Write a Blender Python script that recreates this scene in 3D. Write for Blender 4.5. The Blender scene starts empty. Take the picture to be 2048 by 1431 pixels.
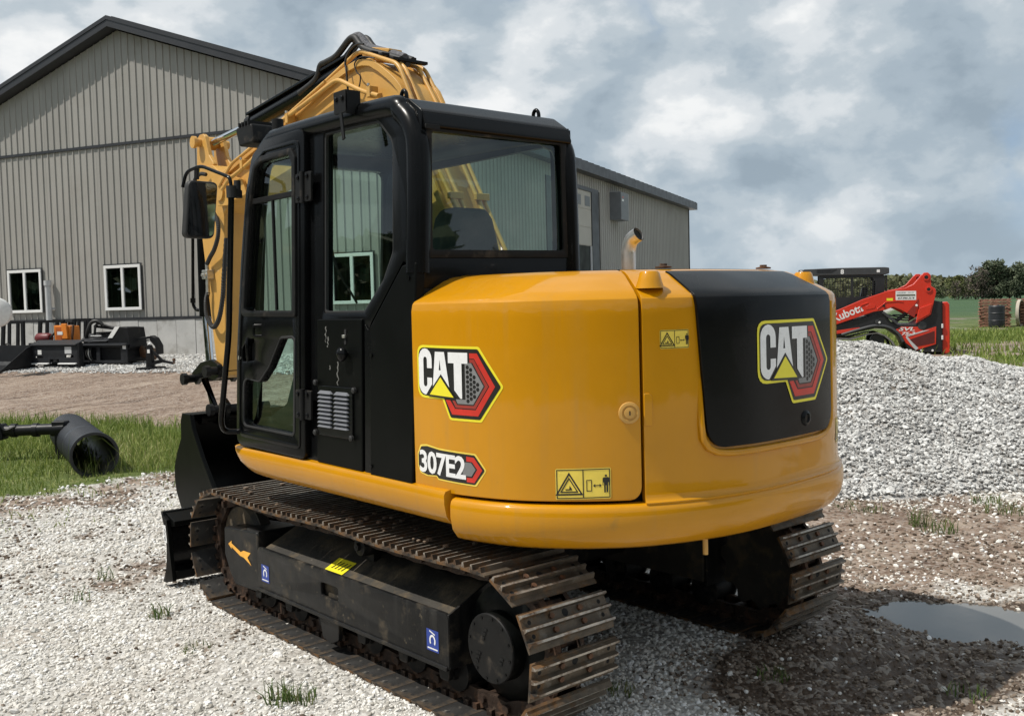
import bpy, bmesh, math, random
import numpy as np
from mathutils import Vector, Matrix
random.seed(7); RNG = np.random.default_rng(11)
R = math.radians
scene = bpy.context.scene
COL = scene.collection
# ---------------------------------------------------------------- camera
cam_d = bpy.data.cameras.new('camera'); cam = bpy.data.objects.new('camera', cam_d); COL.objects.link(cam)
cam_d.sensor_width = 36; cam_d.lens = 34.92; cam_d.clip_start = .05; cam_d.clip_end = 5000
CF = Vector((0.65505, 0.75369, -0.05349)); CR = Vector((0.75364, -0.65680, -0.02537)); CU = Vector((0.05425, 0.02369, 0.99825))
CP = Vector((-3.4407, -4.1833, 1.7174))
cam.matrix_world = Matrix(((CR.x, CU.x, -CF.x, CP.x), (CR.y, CU.y, -CF.y, CP.y), (CR.z, CU.z, -CF.z, CP.z), (0, 0, 0, 1)))
scene.camera = cam
scene.view_settings.view_transform = 'Standard'; scene.view_settings.look = 'None'
scene.view_settings.exposure = 0.0; scene.view_settings.gamma = 1; scene.view_settings.use_curve_mapping = False
scene.render.engine = 'CYCLES'
# ---------------------------------------------------------------- sun and sky
SUN = Vector((-.57, .29, 1.0)).normalized()
sd = bpy.data.lights.new('sun', 'SUN'); sd.energy = 4.6; sd.angle = R(.53); sd.color = (1, .95, .87)
so = bpy.data.objects.new('sun', sd); COL.objects.link(so); so.location = (-6, 3, 12)
so.rotation_euler = (-SUN).to_track_quat('-Z', 'Y').to_euler()
world = bpy.data.worlds.new('World'); scene.world = world; world.use_nodes = True

class NT:
    """tiny node-tree helper"""
    def __init__(s, tree): s.t = tree; s.n = tree.nodes; s.l = tree.links
    def new(s, kind, **kw):
        nd = s.n.new(kind)
        for k, v in kw.items():
            if k == 'inp':
                for kk, vv in v.items():
                    if isinstance(vv, bpy.types.NodeSocket): s.l.new(vv, nd.inputs[kk])
                    else: nd.inputs[kk].default_value = vv
            else: setattr(nd, k, v)
        return nd
    def math(s, op, a, b=None, c=None, clamp=False):
        nd = s.n.new('ShaderNodeMath'); nd.operation = op; nd.use_clamp = clamp
        for i, v in enumerate((a, b, c)):
            if v is None: continue
            if isinstance(v, bpy.types.NodeSocket): s.l.new(v, nd.inputs[i])
            else: nd.inputs[i].default_value = v
        return nd.outputs[0]
    def mix(s, fac, a, b, mode='MIX'):
        nd = s.n.new('ShaderNodeMix'); nd.data_type = 'RGBA'; nd.blend_type = mode
        for i, v in ((0, fac), (6, a), (7, b)):
            if isinstance(v, bpy.types.NodeSocket): s.l.new(v, nd.inputs[i])
            elif isinstance(v, (tuple, list)): nd.inputs[i].default_value = (*v[:3], 1)
            else: nd.inputs[i].default_value = v
        return nd.outputs[2]
    def ramp(s, fac, stops, interp='LINEAR'):
        nd = s.n.new('ShaderNodeValToRGB'); nd.color_ramp.interpolation = interp
        e = nd.color_ramp.elements
        while len(e) < len(stops): e.new(.5)
        for i, (p, c) in enumerate(stops):
            e[i].position = p; e[i].color = (*c, 1) if isinstance(c, (tuple, list)) else (c, c, c, 1)
        s.l.new(fac, nd.inputs[0]); return nd.outputs[0]
    def noise(s, vec, scale, detail=4, rough=.55, dist=0, out=0):
        nd = s.n.new('ShaderNodeTexNoise'); nd.inputs['Scale'].default_value = scale; nd.inputs['Detail'].default_value = detail
        nd.inputs['Roughness'].default_value = rough; nd.inputs['Distortion'].default_value = dist
        if vec is not None: s.l.new(vec, nd.inputs['Vector'])
        return nd.outputs[out]

w = NT(world.node_tree); w.n.clear()
tc = w.new('ShaderNodeTexCoord'); sep = w.new('ShaderNodeSeparateXYZ', inp={0: tc.outputs['Generated']})
zc = w.math('ADD', w.math('MAXIMUM', sep.outputs[2], 0.0), .85)
uv = w.new('ShaderNodeCombineXYZ', inp={0: w.math('DIVIDE', sep.outputs[0], zc), 1: w.math('DIVIDE', sep.outputs[1], zc), 2: w.math('MULTIPLY', sep.outputs[2], 1.1)})
OFF = (8.2, 1.4, 4.3)
V = w.new('ShaderNodeMapping', inp={0: uv.outputs[0], 1: OFF}).outputs[0]
sky = w.new('ShaderNodeTexSky'); sky.sky_type = 'NISHITA'; sky.sun_disc = False
sky.sun_elevation = math.asin(SUN.z); sky.sun_rotation = math.atan2(SUN.x, SUN.y)
def puff(vec):
    """billowing cloud density: soft cells broken up by fine noise"""
    wob = w.new('ShaderNodeMix', data_type='VECTOR', inp={0: .075}); w.l.new(vec, wob.inputs[4]); w.l.new(w.noise(vec, 6.0, 3, .6, 0, 1), wob.inputs[5])
    a = w.noise(wob.outputs[1], 4.0, 7, .52, 0)
    vo = w.new('ShaderNodeTexVoronoi', feature='F1', voronoi_dimensions='2D', inp={'Vector': wob.outputs[1], 'Scale': 6.5})
    return w.math('ADD', w.math('MULTIPLY', a, .8), w.math('MULTIPLY', w.math('SUBTRACT', .50, vo.outputs['Distance']), .30))
d0 = puff(V)
V2 = w.new('ShaderNodeMapping', inp={0: uv.outputs[0], 1: (OFF[0] - .03, OFF[1] + .02, OFF[2] + .075)}).outputs[0]
d1 = puff(V2)
lit = w.math('SUBTRACT', d0, d1)                   # thinner towards the sun: bright shoulders, grey bases
cov = w.ramp(d0, [(.17, 0.0), (.30, 1.0)], 'EASE')
thick = w.ramp(w.noise(V, 2.2, 2, .5), [(.38, 0.0), (.66, 1.0)], 'EASE')
lum = w.math('ADD', w.math('ADD', w.math('MULTIPLY', lit, 2.3), w.math('MULTIPLY', w.noise(V, 9.0, 7, .60, 0), .78)), w.math('MULTIPLY', thick, .22))
cl = w.ramp(lum, [(.24, (3.1, 3.85, 4.55)), (.42, (4.0, 4.8, 5.5)), (.56, (5.1, 5.8, 6.35)), (.72, (7.2, 7.6, 7.9)), (.90, (9.3, 9.4, 9.4))], 'EASE')
haze = w.math('POWER', w.math('SUBTRACT', 1.0, w.math('MAXIMUM', sep.outputs[2], 0.0), clamp=True), 12.0)
blue = w.mix(.6, sky.outputs[0], (3.4, 4.9, 7.2))
c1 = w.mix(cov, blue, cl)
c2 = w.mix(w.math('MULTIPLY', haze, .6), c1, (4.2, 5.2, 6.0))
bg = w.new('ShaderNodeBackground', inp={0: c2, 1: .1})
wo = w.new('ShaderNodeOutputWorld'); w.l.new(bg.outputs[0], wo.inputs[0])
# ---------------------------------------------------------------- helpers
def tag(o, label=None, cat=None, group=None, kind=None):
    if label: o['label'] = label
    if cat: o['category'] = cat
    if group: o['group'] = group
    if kind: o['kind'] = kind
    return o
def thing(name, label, cat, loc=(0, 0, 0), rz=0, group=None):
    o = bpy.data.objects.new(name, None); COL.objects.link(o); o.empty_display_size = .2
    o.location = loc; o.rotation_euler = (0, 0, rz)
    return tag(o, label, cat, group)
CREATED = []
def link(name, me, parent=None):
    o = bpy.data.objects.new(name, me); COL.objects.link(o); CREATED.append(o)
    if parent is not None: o.parent = parent
    return o
def copy_tree(o, parent=None):
    c = o.copy(); COL.objects.link(c); c.parent = parent
    for ch in list(o.children): copy_tree(ch, c)
    return c
def rnd(poly, r, n=4):
    """round the corners of a closed 2D polygon; r is one radius or a list"""
    out = []; N = len(poly)
    for i in range(N):
        p = Vector(poly[i]); a = Vector(poly[i - 1]) - p; b = Vector(poly[(i + 1) % N]) - p
        rr = r[i] if isinstance(r, (list, tuple)) else r
        la, lb = a.length, b.length
        if rr <= 0 or la < 1e-6 or lb < 1e-6: out.append(tuple(p)); continue
        a /= la; b /= lb
        ang = math.acos(max(-1, min(1, a.dot(b))))
        if ang > 3.1: out.append(tuple(p)); continue
        t = min(rr / math.tan(ang / 2), la * .48, lb * .48)
        p0, p1 = p + a * t, p + b * t
        for k in range(n + 1):
            u = k / n
            out.append(tuple(p0 * (1 - u) ** 2 + p * 2 * u * (1 - u) + p1 * u * u))
    return out
def smooth_path(pts, n=6):
    """Catmull-Rom through points"""
    P = [Vector(p) for p in pts]; P = [P[0] * 2 - P[1]] + P + [P[-1] * 2 - P[-2]]; out = []
    for i in range(1, len(P) - 2):
        for k in range(n):
            t = k / n
            out.append(.5 * ((2 * P[i]) + (P[i + 1] - P[i - 1]) * t + (2 * P[i - 1] - 5 * P[i] + 4 * P[i + 1] - P[i + 2]) * t * t + (3 * P[i] - P[i - 1] - 3 * P[i + 1] + P[i + 2]) * t ** 3))
    out.append(P[-2]); return out
def bend_path(pts, r=.05, n=4):
    """polyline with rounded corners (3D)"""
    P = [Vector(p) for p in pts]; out = [P[0]]
    for i in range(1, len(P) - 1):
        a = P[i - 1] - P[i]; b = P[i + 1] - P[i]; t = min(r, a.length * .45, b.length * .45)
        p0 = P[i] + a.normalized() * t; p1 = P[i] + b.normalized() * t
        for k in range(n + 1):
            u = k / n; out.append(p0 * (1 - u) ** 2 + P[i] * 2 * u * (1 - u) + p1 * u * u)
    out.append(P[-1]); return out
class MB:
    def __init__(s): s.v = []; s.f = []; s.mi = []; s.cur = 0
    def add(s, vs, fs):
        s.mi += [s.cur] * len(fs); o = len(s.v); s.v += [tuple(v) for v in vs]; s.f += [tuple(i + o for i in f) for f in fs]; return s
    def box(s, x0, x1, y0, y1, z0, z1):
        return s.add([(x0, y0, z0), (x1, y0, z0), (x1, y1, z0), (x0, y1, z0), (x0, y0, z1), (x1, y0, z1), (x1, y1, z1), (x0, y1, z1)],
                     [(0, 3, 2, 1), (4, 5, 6, 7), (0, 1, 5, 4), (1, 2, 6, 5), (2, 3, 7, 6), (3, 0, 4, 7)])
    def bar(s, p0, p1, w, h, up=(0, 0, 1)):
        p0, p1 = Vector(p0), Vector(p1); d = (p1 - p0).normalized(); u = Vector(up)
        if abs(d.dot(u)) > .99: u = Vector((0, 1, 0))
        x = d.cross(u).normalized() * w / 2; y = x.cross(d).normalized() * h / 2
        vs = [p + a * x + b * y for p in (p0, p1) for a, b in ((-1, -1), (1, -1), (1, 1), (-1, 1))]
        return s.add(vs, [(0, 1, 2, 3), (7, 6, 5, 4), (0, 4, 5, 1), (1, 5, 6, 2), (2, 6, 7, 3), (3, 7, 4, 0)])
    def prism(s, poly, a0, a1, axis='x', fn=None):
        n = len(poly)
        def m(u, v, a):
            if fn: return fn(u, v, a)
            return (a, u, v) if axis == 'x' else (u, a, v) if axis == 'y' else (u, v, a)
        vs = [m(u, v, a0) for u, v in poly] + [m(u, v, a1) for u, v in poly]
        return s.add(vs, [tuple(range(n))[::-1], tuple(range(n, 2 * n))] + [(i, (i + 1) % n, n + (i + 1) % n, n + i) for i in range(n)])
    def cyl(s, p0, p1, r0, r1=None, n=16, cap=True):
        return s.tube([p0, p1], [r0, r0 if r1 is None else r1], n, cap)
    def tube(s, path, r, n=8, cap=True):
        P = [Vector(p) for p in path]; N = len(P)
        rr = r if isinstance(r, (list, tuple)) else [r] * N
        t0 = (P[1] - P[0]).normalized(); u = Vector((0, 0, 1)) if abs(t0.z) < .9 else Vector((1, 0, 0))
        u = (u - t0 * u.dot(t0)).normalized(); vs = []; fs = []
        for i in range(N):
            t = (P[min(i + 1, N - 1)] - P[max(i - 1, 0)]).normalized()
            u = (u - t * u.dot(t)).normalized(); w_ = t.cross(u)
            vs += [P[i] + rr[i] * (math.cos(a) * u + math.sin(a) * w_) for a in (2 * math.pi * k / n for k in range(n))]
        for i in range(N - 1):
            fs += [(i * n + k, i * n + (k + 1) % n, (i + 1) * n + (k + 1) % n, (i + 1) * n + k) for k in range(n)]
        if cap: fs += [tuple(range(n))[::-1], tuple(range((N - 1) * n, N * n))]
        return s.add(vs, fs)
    def lathe(s, prof, p0, axis, n=24, close=False):
        """prof: list of (r, a) along the axis from p0"""
        p0 = Vector(p0); d = Vector(axis).normalized(); u = Vector((0, 0, 1)) if abs(d.z) < .9 else Vector((1, 0, 0))
        u = (u - d * u.dot(d)).normalized(); w_ = d.cross(u); vs = []; fs = []
        for r, a in prof: vs += [p0 + d * a + r * (math.cos(q) * u + math.sin(q) * w_) for q in (2 * math.pi * k / n for k in range(n))]
        m = len(prof)
        for i in range(m if close else m - 1):
            j = (i + 1) % m
            fs += [(i * n + k, i * n + (k + 1) % n, j * n + (k + 1) % n, j * n + k) for k in range(n)]
        if not close: fs += [tuple(range(n))[::-1], tuple(range((m - 1) * n, m * n))]
        return s.add(vs, fs)
    def grid(s, rows, close=False):
        m = len(rows[0]); vs = [p for r in rows for p in r]; fs = []
        for i in range(len(rows) - 1):
            for k in range(m if close else m - 1):
                fs.append((i * m + k, i * m + (k + 1) % m, (i + 1) * m + (k + 1) % m, (i + 1) * m + k))
        return s.add(vs, fs)
    def sphere(s, c, r, n=12, sc=(1, 1, 1)):
        rows = []
        for i in range(n // 2 + 1):
            a = math.pi * i / (n // 2)
            rows.append([(c[0] + r * sc[0] * math.sin(a) * math.cos(b), c[1] + r * sc[1] * math.sin(a) * math.sin(b), c[2] + r * sc[2] * math.cos(a)) for b in (2 * math.pi * k / n for k in range(n))])
        return s.grid(rows, True)
    def mesh2d(s, me2, fn):
        """2D fill mesh mapped by fn(u, v, w)"""
        return s.add([fn(*v) for v in me2[0]], me2[1])
    def mesh(s, name, mat, smooth=35, merge=0):
        me = bpy.data.meshes.new(name); me.from_pydata(s.v, [], s.f)
        if any(s.mi): me.polygons.foreach_set('material_index', s.mi)
        bm = bmesh.new(); bm.from_mesh(me)
        bmesh.ops.remove_doubles(bm, verts=bm.verts, dist=merge or 1e-5)
        bmesh.ops.recalc_face_normals(bm, faces=bm.faces); bm.to_mesh(me); bm.free()
        if smooth: me.shade_smooth(); me.set_sharp_from_angle(angle=R(smooth))
        for mm in (mat if isinstance(mat, (list, tuple)) else [mat]): me.materials.append(mm)
        return me
    def build(s, name, mat, parent=None, smooth=35, bevel=0, seg=2, solid=0, limit=40):
        o = link(name, s.mesh(name, mat, smooth), parent)
        if solid:
            m = o.modifiers.new('solid', 'SOLIDIFY'); m.thickness = solid; m.offset = -1
        if bevel:
            m = o.modifiers.new('bevel', 'BEVEL'); m.width = bevel; m.segments = seg; m.limit_method = 'ANGLE'; m.angle_limit = R(limit); m.harden_normals = True
        return o
def fill2d(loops, ext=0.0, bev=0.0, step=0):
    """filled 2D shape with holes as (verts, faces); step cuts it into strips so that it can be bent"""
    cu = bpy.data.curves.new('c', 'CURVE'); cu.dimensions = '2D'; cu.fill_mode = 'BOTH'; cu.extrude = ext; cu.bevel_depth = bev; cu.bevel_resolution = 1
    for lp in loops:
        sp = cu.splines.new('POLY'); sp.points.add(len(lp) - 1); sp.use_cyclic_u = True
        for i, (a, b) in enumerate(lp): sp.points[i].co = (a, b, 0, 1)
    return _cv(cu, step)
def text2d(txt, size, bold=0.0, shear=0.0, step=0, ext=0.0, space=1.0):
    cu = bpy.data.curves.new('t', 'FONT'); cu.body = txt; cu.size = size; cu.offset = bold; cu.shear = shear; cu.extrude = ext; cu.resolution_u = 3; cu.space_character = space
    return _cv(cu, step)
def _cv(cu, step):
    ob = bpy.data.objects.new('tmp', cu); COL.objects.link(ob)
    dg = bpy.context.evaluated_depsgraph_get(); me = bpy.data.meshes.new_from_object(ob.evaluated_get(dg))
    if step:
        bm = bmesh.new(); bm.from_mesh(me)
        xs = [v.co.x for v in bm.verts]; a = min(xs) + step
        while a < max(xs):
            bmesh.ops.bisect_plane(bm, geom=bm.verts[:] + bm.edges[:] + bm.faces[:], plane_co=(a, 0, 0), plane_no=(1, 0, 0)); a += step
        bm.to_mesh(me); bm.free()
    r = ([tuple(v.co) for v in me.vertices], [tuple(p.vertices) for p in me.polygons])
    bpy.data.objects.remove(ob); bpy.data.meshes.remove(me)
    return r
# ---------------------------------------------------------------- materials
MATS = {}
def pm(name, col, rough=.5, metal=0.0, var=.12, scale=6, bump=0.0, bscale=40, coat=0.0, spots=None, streak=False, spec=.5, rvar=.15, coords='Object', each=0.0, runs=None):
    """principled paint/metal with colour, gloss and wear variation; spots=(colour, amount, scale)"""
    m = bpy.data.materials.new(name); m.use_nodes = True; t = NT(m.node_tree); b = t.n['Principled BSDF']
    c = t.new('ShaderNodeTexCoord').outputs[coords]
    if streak: c = t.new('ShaderNodeMapping', inp={0: c, 3: (1, 1, .12)}).outputs[0]
    n = t.noise(c, scale, 5, .6)
    lo = tuple(max(0, x * (1 - var)) for x in col); hi = tuple(x * (1 + var) for x in col)
    color = t.ramp(n, [(.3, lo), (.7, hi)])
    r = t.math('ADD', t.math('MULTIPLY', t.math('SUBTRACT', t.noise(c, scale * 1.7, 4), .5), rvar * 2), rough, clamp=True)
    for sp in ([spots] if spots and not isinstance(spots, list) else spots or []):
        sc, am, ss = sp
        f = t.ramp(t.noise(c, ss, 8, .65), [(max(0, 1 - am - .08), 0.0), (min(1, 1 - am + .06), 1.0)])
        color = t.mix(f, color, sc); r = t.math('ADD', r, t.math('MULTIPLY', f, .25), clamp=True)
    if runs:
        sv = t.new('ShaderNodeMapping', inp={0: c, 3: (1, 1, .05)}).outputs[0]; f = t.ramp(t.noise(sv, 22, 5, .6), [(.50, 0.0), (.72, runs[1])]); f = t.math('MULTIPLY', f, t.ramp(t.noise(c, 1.6, 3), [(.42, 0.0), (.62, 1.0)])); color = t.mix(f, color, runs[0]); r = t.math('ADD', r, t.math('MULTIPLY', f, .3), clamp=True)
    if each:
        k = t.math('ADD', t.math('MULTIPLY', t.new('ShaderNodeObjectInfo').outputs['Random'], each * 2), 1 - each); vm = t.new('ShaderNodeVectorMath', operation='SCALE', inp={0: color, 'Scale': k}); color = vm.outputs[0]
    t.l.new(color, b.inputs['Base Color']); t.l.new(r, b.inputs['Roughness'])
    b.inputs['Metallic'].default_value = metal; b.inputs['Coat Weight'].default_value = coat; b.inputs['Coat Roughness'].default_value = .045
    b.inputs['Specular IOR Level'].default_value = spec
    if bump:
        bp = t.new('ShaderNodeBump', inp={'Strength': bump, 'Distance': .01, 'Height': t.noise(c, bscale, 6, .6)})
        t.l.new(bp.outputs[0], b.inputs['Normal'])
    MATS[name] = m; return m
def glass(name, tint, refl=1.0):
    """thin sheet: tinted see-through plus a Schlick mirror reflection"""
    m = bpy.data.materials.new(name); m.use_nodes = True; t = NT(m.node_tree); t.n.clear()
    ge = t.new('ShaderNodeNewGeometry'); dt = t.new('ShaderNodeVectorMath', operation='DOT_PRODUCT', inp={0: ge.outputs['Normal'], 1: ge.outputs['Incoming']})
    c = t.math('ABSOLUTE', dt.outputs['Value']); f = t.math('ADD', t.math('MULTIPLY', t.math('POWER', t.math('SUBTRACT', 1.0, c, clamp=True), 5.0), .9), .075 * refl, clamp=True)
    tr = t.new('ShaderNodeBsdfTransparent', inp={0: (*tint, 1)}); gl = t.new('ShaderNodeBsdfGlossy', inp={0: (1, 1, 1, 1), 1: .012})
    mx = t.new('ShaderNodeMixShader', inp={0: f, 1: tr.outputs[0], 2: gl.outputs[0]})
    o = t.new('ShaderNodeOutputMaterial'); t.l.new(mx.outputs[0], o.inputs[0]); MATS[name] = m; return m
YEL = pm('machine_yellow', (.54, .236, .002), .38, coat=.65, spec=.12, var=.06, scale=2.5, bump=.05, bscale=7, rvar=.06, spots=((.40, .20, .02), .28, 9), runs=((.38, .21, .05), .3))
YELD = pm('machine_yellow_matt', (.57, .315, .075), .42, var=.08, scale=5, bump=.03, spots=((.32, .20, .09), .30, 7))
BLK = pm('gloss_black', (.0035, .0037, .004), .26, coat=.06, var=.3, scale=4, rvar=.05, spec=.14)
BLKP = pm('panel_black', (.0032, .0036, .0033), .36, var=.25, scale=3, rvar=.1, spec=.09, spots=((.009, .009, .008), .30, 5))
BLKM = pm('matt_black', (.008, .008, .008), .55, spec=.2, var=.3, scale=7, bump=.05, spots=((.06, .05, .04), .35, 9))
FRM = pm('track_frame_black', (.008, .008, .0082), .40, spec=.28, runs=((.06, .056, .05), .5), var=.3, scale=8, bump=.05, bscale=60, spots=[((.075, .06, .042), .36, 6), ((.16, .13, .09), .30, 22)], streak=False)
DUSTY = pm('dusty_black', (.028, .024, .018), .7, var=.4, scale=6, bump=.25, bscale=50, spots=[((.10, .075, .045), .42, 5), ((.25, .22, .18), .27, 30)])
RUST = pm('rusty_steel', (.115, .055, .028), .7, .25, var=.35, scale=14, bump=.35, bscale=70, spots=[((.055, .035, .022), .45, 9), ((.22, .15, .10), .33, 25)])
SHOE = pm('shoe_steel', (.105, .083, .06), .58, .35, var=.4, scale=12, bump=.35, bscale=60, spots=[((.17, .085, .03), .44, 5), ((.24, .215, .18), .36, 16), ((.03, .026, .022), .38, 8)])
SHOEB = pm('shoe_black', (.026, .025, .024), .6, .2, var=.4, scale=12, bump=.25, bscale=60, spots=[((.13, .085, .045), .40, 4), ((.22, .2, .17), .32, 18)])
GRS = pm('grouser_worn', (.42, .385, .335), .42, .6, var=.35, scale=18, bump=.3, bscale=80, spots=[((.10, .06, .035), .45, 10), ((.5, .47, .43), .33, 25)])
LNK = pm('link_steel', (.040, .026, .019), .65, .25, var=.4, scale=14, bump=.35, bscale=70, spots=[((.12, .065, .038), .40, 9), ((.20, .15, .11), .30, 25)], spec=.3)
RUB = pm('rubber', (.014, .014, .014), .6, var=.3, scale=10)
CHR = pm('chrome', (.75, .76, .78), .08, 1.0, var=.03)
ZINC = pm('zinc_fitting', (.55, .54, .5), .35, .8, var=.15, scale=20)
EXH = pm('exhaust_steel', (.62, .62, .62), .33, .85, var=.15, scale=14, bump=.08, spots=((.30, .22, .13), .30, 9))
HOLE_BLK = pm('hole_shade_black', (.008, .008, .008), .9)  # flat black painting the darkness inside holes, slots, seams and the exhaust bore
SEAT = pm('seat_cloth', (.03, .032, .035), .85, var=.2, scale=30, bump=.2, bscale=200)
DWHITE = pm('decal_white', (.78, .78, .78), .3, var=.05, scale=30)
DBLACK = pm('decal_black', (.012, .012, .012), .3)
DYEL = pm('decal_yellow', (.80, .70, .03), .32, var=.04)
DWARN = pm('warning_yellow', (.82, .62, .09), .35, var=.06, scale=20)
DRED = pm('decal_red', (.55, .03, .018), .32, var=.12, scale=12)
DRED2 = pm('decal_red_dark', (.30, .035, .025), .32, var=.15, scale=12)
DGREY = pm('decal_grey', (.20, .20, .20), .35)
DBLUE = pm('decal_blue', (.02, .05, .28), .35)
DORA = pm('decal_orange', (.85, .42, .05), .35)
GLS = glass('cab_glass', (.58, .77, .69)); GLSL = glass('light_glass', (.85, .93, .90))
MIR = pm('mirror_glass', (.8, .82, .82), .03, 1.0, var=0, rvar=0)
# ================================================================ GROUND
BY = -1.1213; BC = (9.9373, 13.7271); cB, sB = math.cos(BY), math.sin(BY)
F2 = np.array([.65599, .75477]); R2 = np.array([.75477, -.65599]); C2 = np.array([CP.x, CP.y])
def bloc(x, y): dx, dy = x - BC[0], y - BC[1]; return dx * cB + dy * sB, -dx * sB + dy * cB      # building frame
def cloc(x, y): dx, dy = x - C2[0], y - C2[1]; return dx * F2[0] + dy * F2[1], dx * R2[0] + dy * R2[1]  # distance, sideways
def world_at(D, L): return C2 + F2 * D + R2 * L
_tab = RNG.random((256, 256))
def vnoise(x, y):
    xi, yi = np.floor(x).astype(int), np.floor(y).astype(int); u, v = x - xi, y - yi; u = u * u * (3 - 2 * u); v = v * v * (3 - 2 * v)
    g = lambda a, b: _tab[a & 255, b & 255]
    return (g(xi, yi) * (1 - u) + g(xi + 1, yi) * u) * (1 - v) + (g(xi, yi + 1) * (1 - u) + g(xi + 1, yi + 1) * u) * v
def fbm(x, y, f=1.0, o=4):
    s, a, t = 0, .5, 0
    for k in range(o): s = s + a * vnoise(x * f + 17.3 * k, y * f + 5.1 * k); t += a; a *= .5; f *= 2.03
    return s / t
def sstep(x, a, b): t = np.clip((x - a) / (b - a), 0, 1); return t * t * (3 - 2 * t)
def hgt(x, y):
    x, y = np.asarray(x, float), np.asarray(y, float); xl, yl = bloc(x, y); d = -yl
    h = np.interp(d, [-1, 0, 2.5, 5, 8, 11, 13], [.70, .68, .50, .30, .10, .015, 0]) * np.interp(xl, [-1, 7], [1, .43])
    h = h + .024 * (1 - sstep(np.abs(x), 1.2, 1.7)) * (1 - sstep(np.abs(y - .05), 1.55, 2.0))
    near = sstep(np.hypot(x, y - .2), 1.9, 3.2)
    n = (fbm(x, y, 1.3) - .5) * .05 * near + (fbm(x, y, 6.0, 3) - .5) * .016
    road = sstep(d, 2.6, 3.4) * (1 - sstep(d, 7.8, 8.8)) * sstep(-xl, -9, -7)
    n = n + road * (.05 * np.abs(np.sin(d * 2.3 + 1.2 * fbm(x, y, .5))) - .02 + (fbm(x, y, 4.0) - .5) * .06)
    grassb = sstep(d, 8.2, 8.8) * (1 - sstep(d, 11.6, 12.8)); n = n + grassb * .05 * fbm(x, y, 1.1)
    # puddle hollow and the churned ground behind the far track
    a = R(-62); u = (x - 1.80) * math.cos(a) + (y + 1.98) * math.sin(a); v = -(x - 1.80) * math.sin(a) + (y + 1.98) * math.cos(a)
    e2 = (u / .85) ** 2 + (v / .33) ** 2; q = np.exp(-e2 ** 1.15)
    n = n - q * .058 + np.exp(-(e2 / 2.2) ** 2) * (fbm(x, y, 3.6) - .5) * .06
    mud = np.exp(-(((x - .85) / .75) ** 2 + ((y + 1.95) / .5) ** 2) ** 2)
    n = n + mud * ((fbm(x, y, 9, 3) - .5) * .06 + .014 * np.sin(y * 62) * np.exp(-((x - .84) / .25) ** 4))
    return h + n * np.where(np.hypot(x, y) > 60, 0, 1)
def masks(x, y):
    xl, yl = bloc(x, y); d = -yl; D, L = cloc(x, y)
    nz = fbm(x, y, .9, 5) - .5; nf = fbm(x, y, 3.1, 4) - .5
    left = 1 - sstep(xl, 5.5, 7.5)
    edge = np.interp(x, [-6, -3, -1.24, -.49, .45, 2, 4], [16.5, 15.0, 13.7, 12.8, 12.0, 11.5, 11.2])
    grass = sstep(d + nf * .7, 8.5, 9.1) * (1 - sstep(d + nz * 1.6 + nf * .8, edge - .5, edge + .5)) * left
    dirt = sstep(d + nf * .9, 2.6, 3.3) * (1 - sstep(d + nf * .6, 8.6, 9.2)) * left
    # right-hand side: wet mud, gravelly dirt, weeds, field
    mud = np.clip(np.exp(-(((x - 1.10) / 1.15) ** 2 + ((y + 1.85) / .62) ** 2) ** 1.6) * 1.6 + nf * .9 - .08, 0, 1)
    u = (x - 1.8) * math.cos(R(-62)) + (y + 1.98) * math.sin(R(-62)); v = -(x - 1.8) * math.sin(R(-62)) + (y + 1.98) * math.cos(R(-62))
    wet = np.exp(-((u / 1.1) ** 2 + (v / .48) ** 2) ** 2)
    foot = np.exp(-(((D - 7.0) / 1.9) ** 2 + (np.clip(2.1 - L, 0, 9) / .7) ** 2)) * np.where(L > .5, 1, 0)
    dirt = np.maximum(dirt, np.clip(foot * 1.25 + nz * 1.5 + nf * .8 - .28, 0, .95))
    rim = np.exp(-((d - edge - .5) / 1.0) ** 2) * left; dirt = np.maximum(dirt, np.clip(rim * .6 + nz * 2.0 + nf * .6 - .25, 0, .8))
    far = sstep(D + nz * 3, 14.5, 17.5) * (1 - left) * np.where(L > 0, 1, 0)
    weeds = far * np.clip(.48 + nz * 3.6 + nf * 1.0 + sstep(D, 26, 34) * .6, 0, 1)
    grass = np.maximum(grass, weeds); dirt = np.maximum(dirt, far * (1 - weeds))
    field = sstep(D + nz * 8, 32, 80) * (1 - left)
    mud = np.maximum(mud, wet * .9)
    r = np.hypot(x - 1, y); outside = sstep(r + nz * 6, 15, 19) * np.where(d > 13.2, 1, 0); grass = np.maximum(grass, outside * .95); field = np.maximum(field, sstep(r, 22, 30) * np.where(d > 14, 1, 0))
    return grass, dirt, mud, field, far
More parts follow.
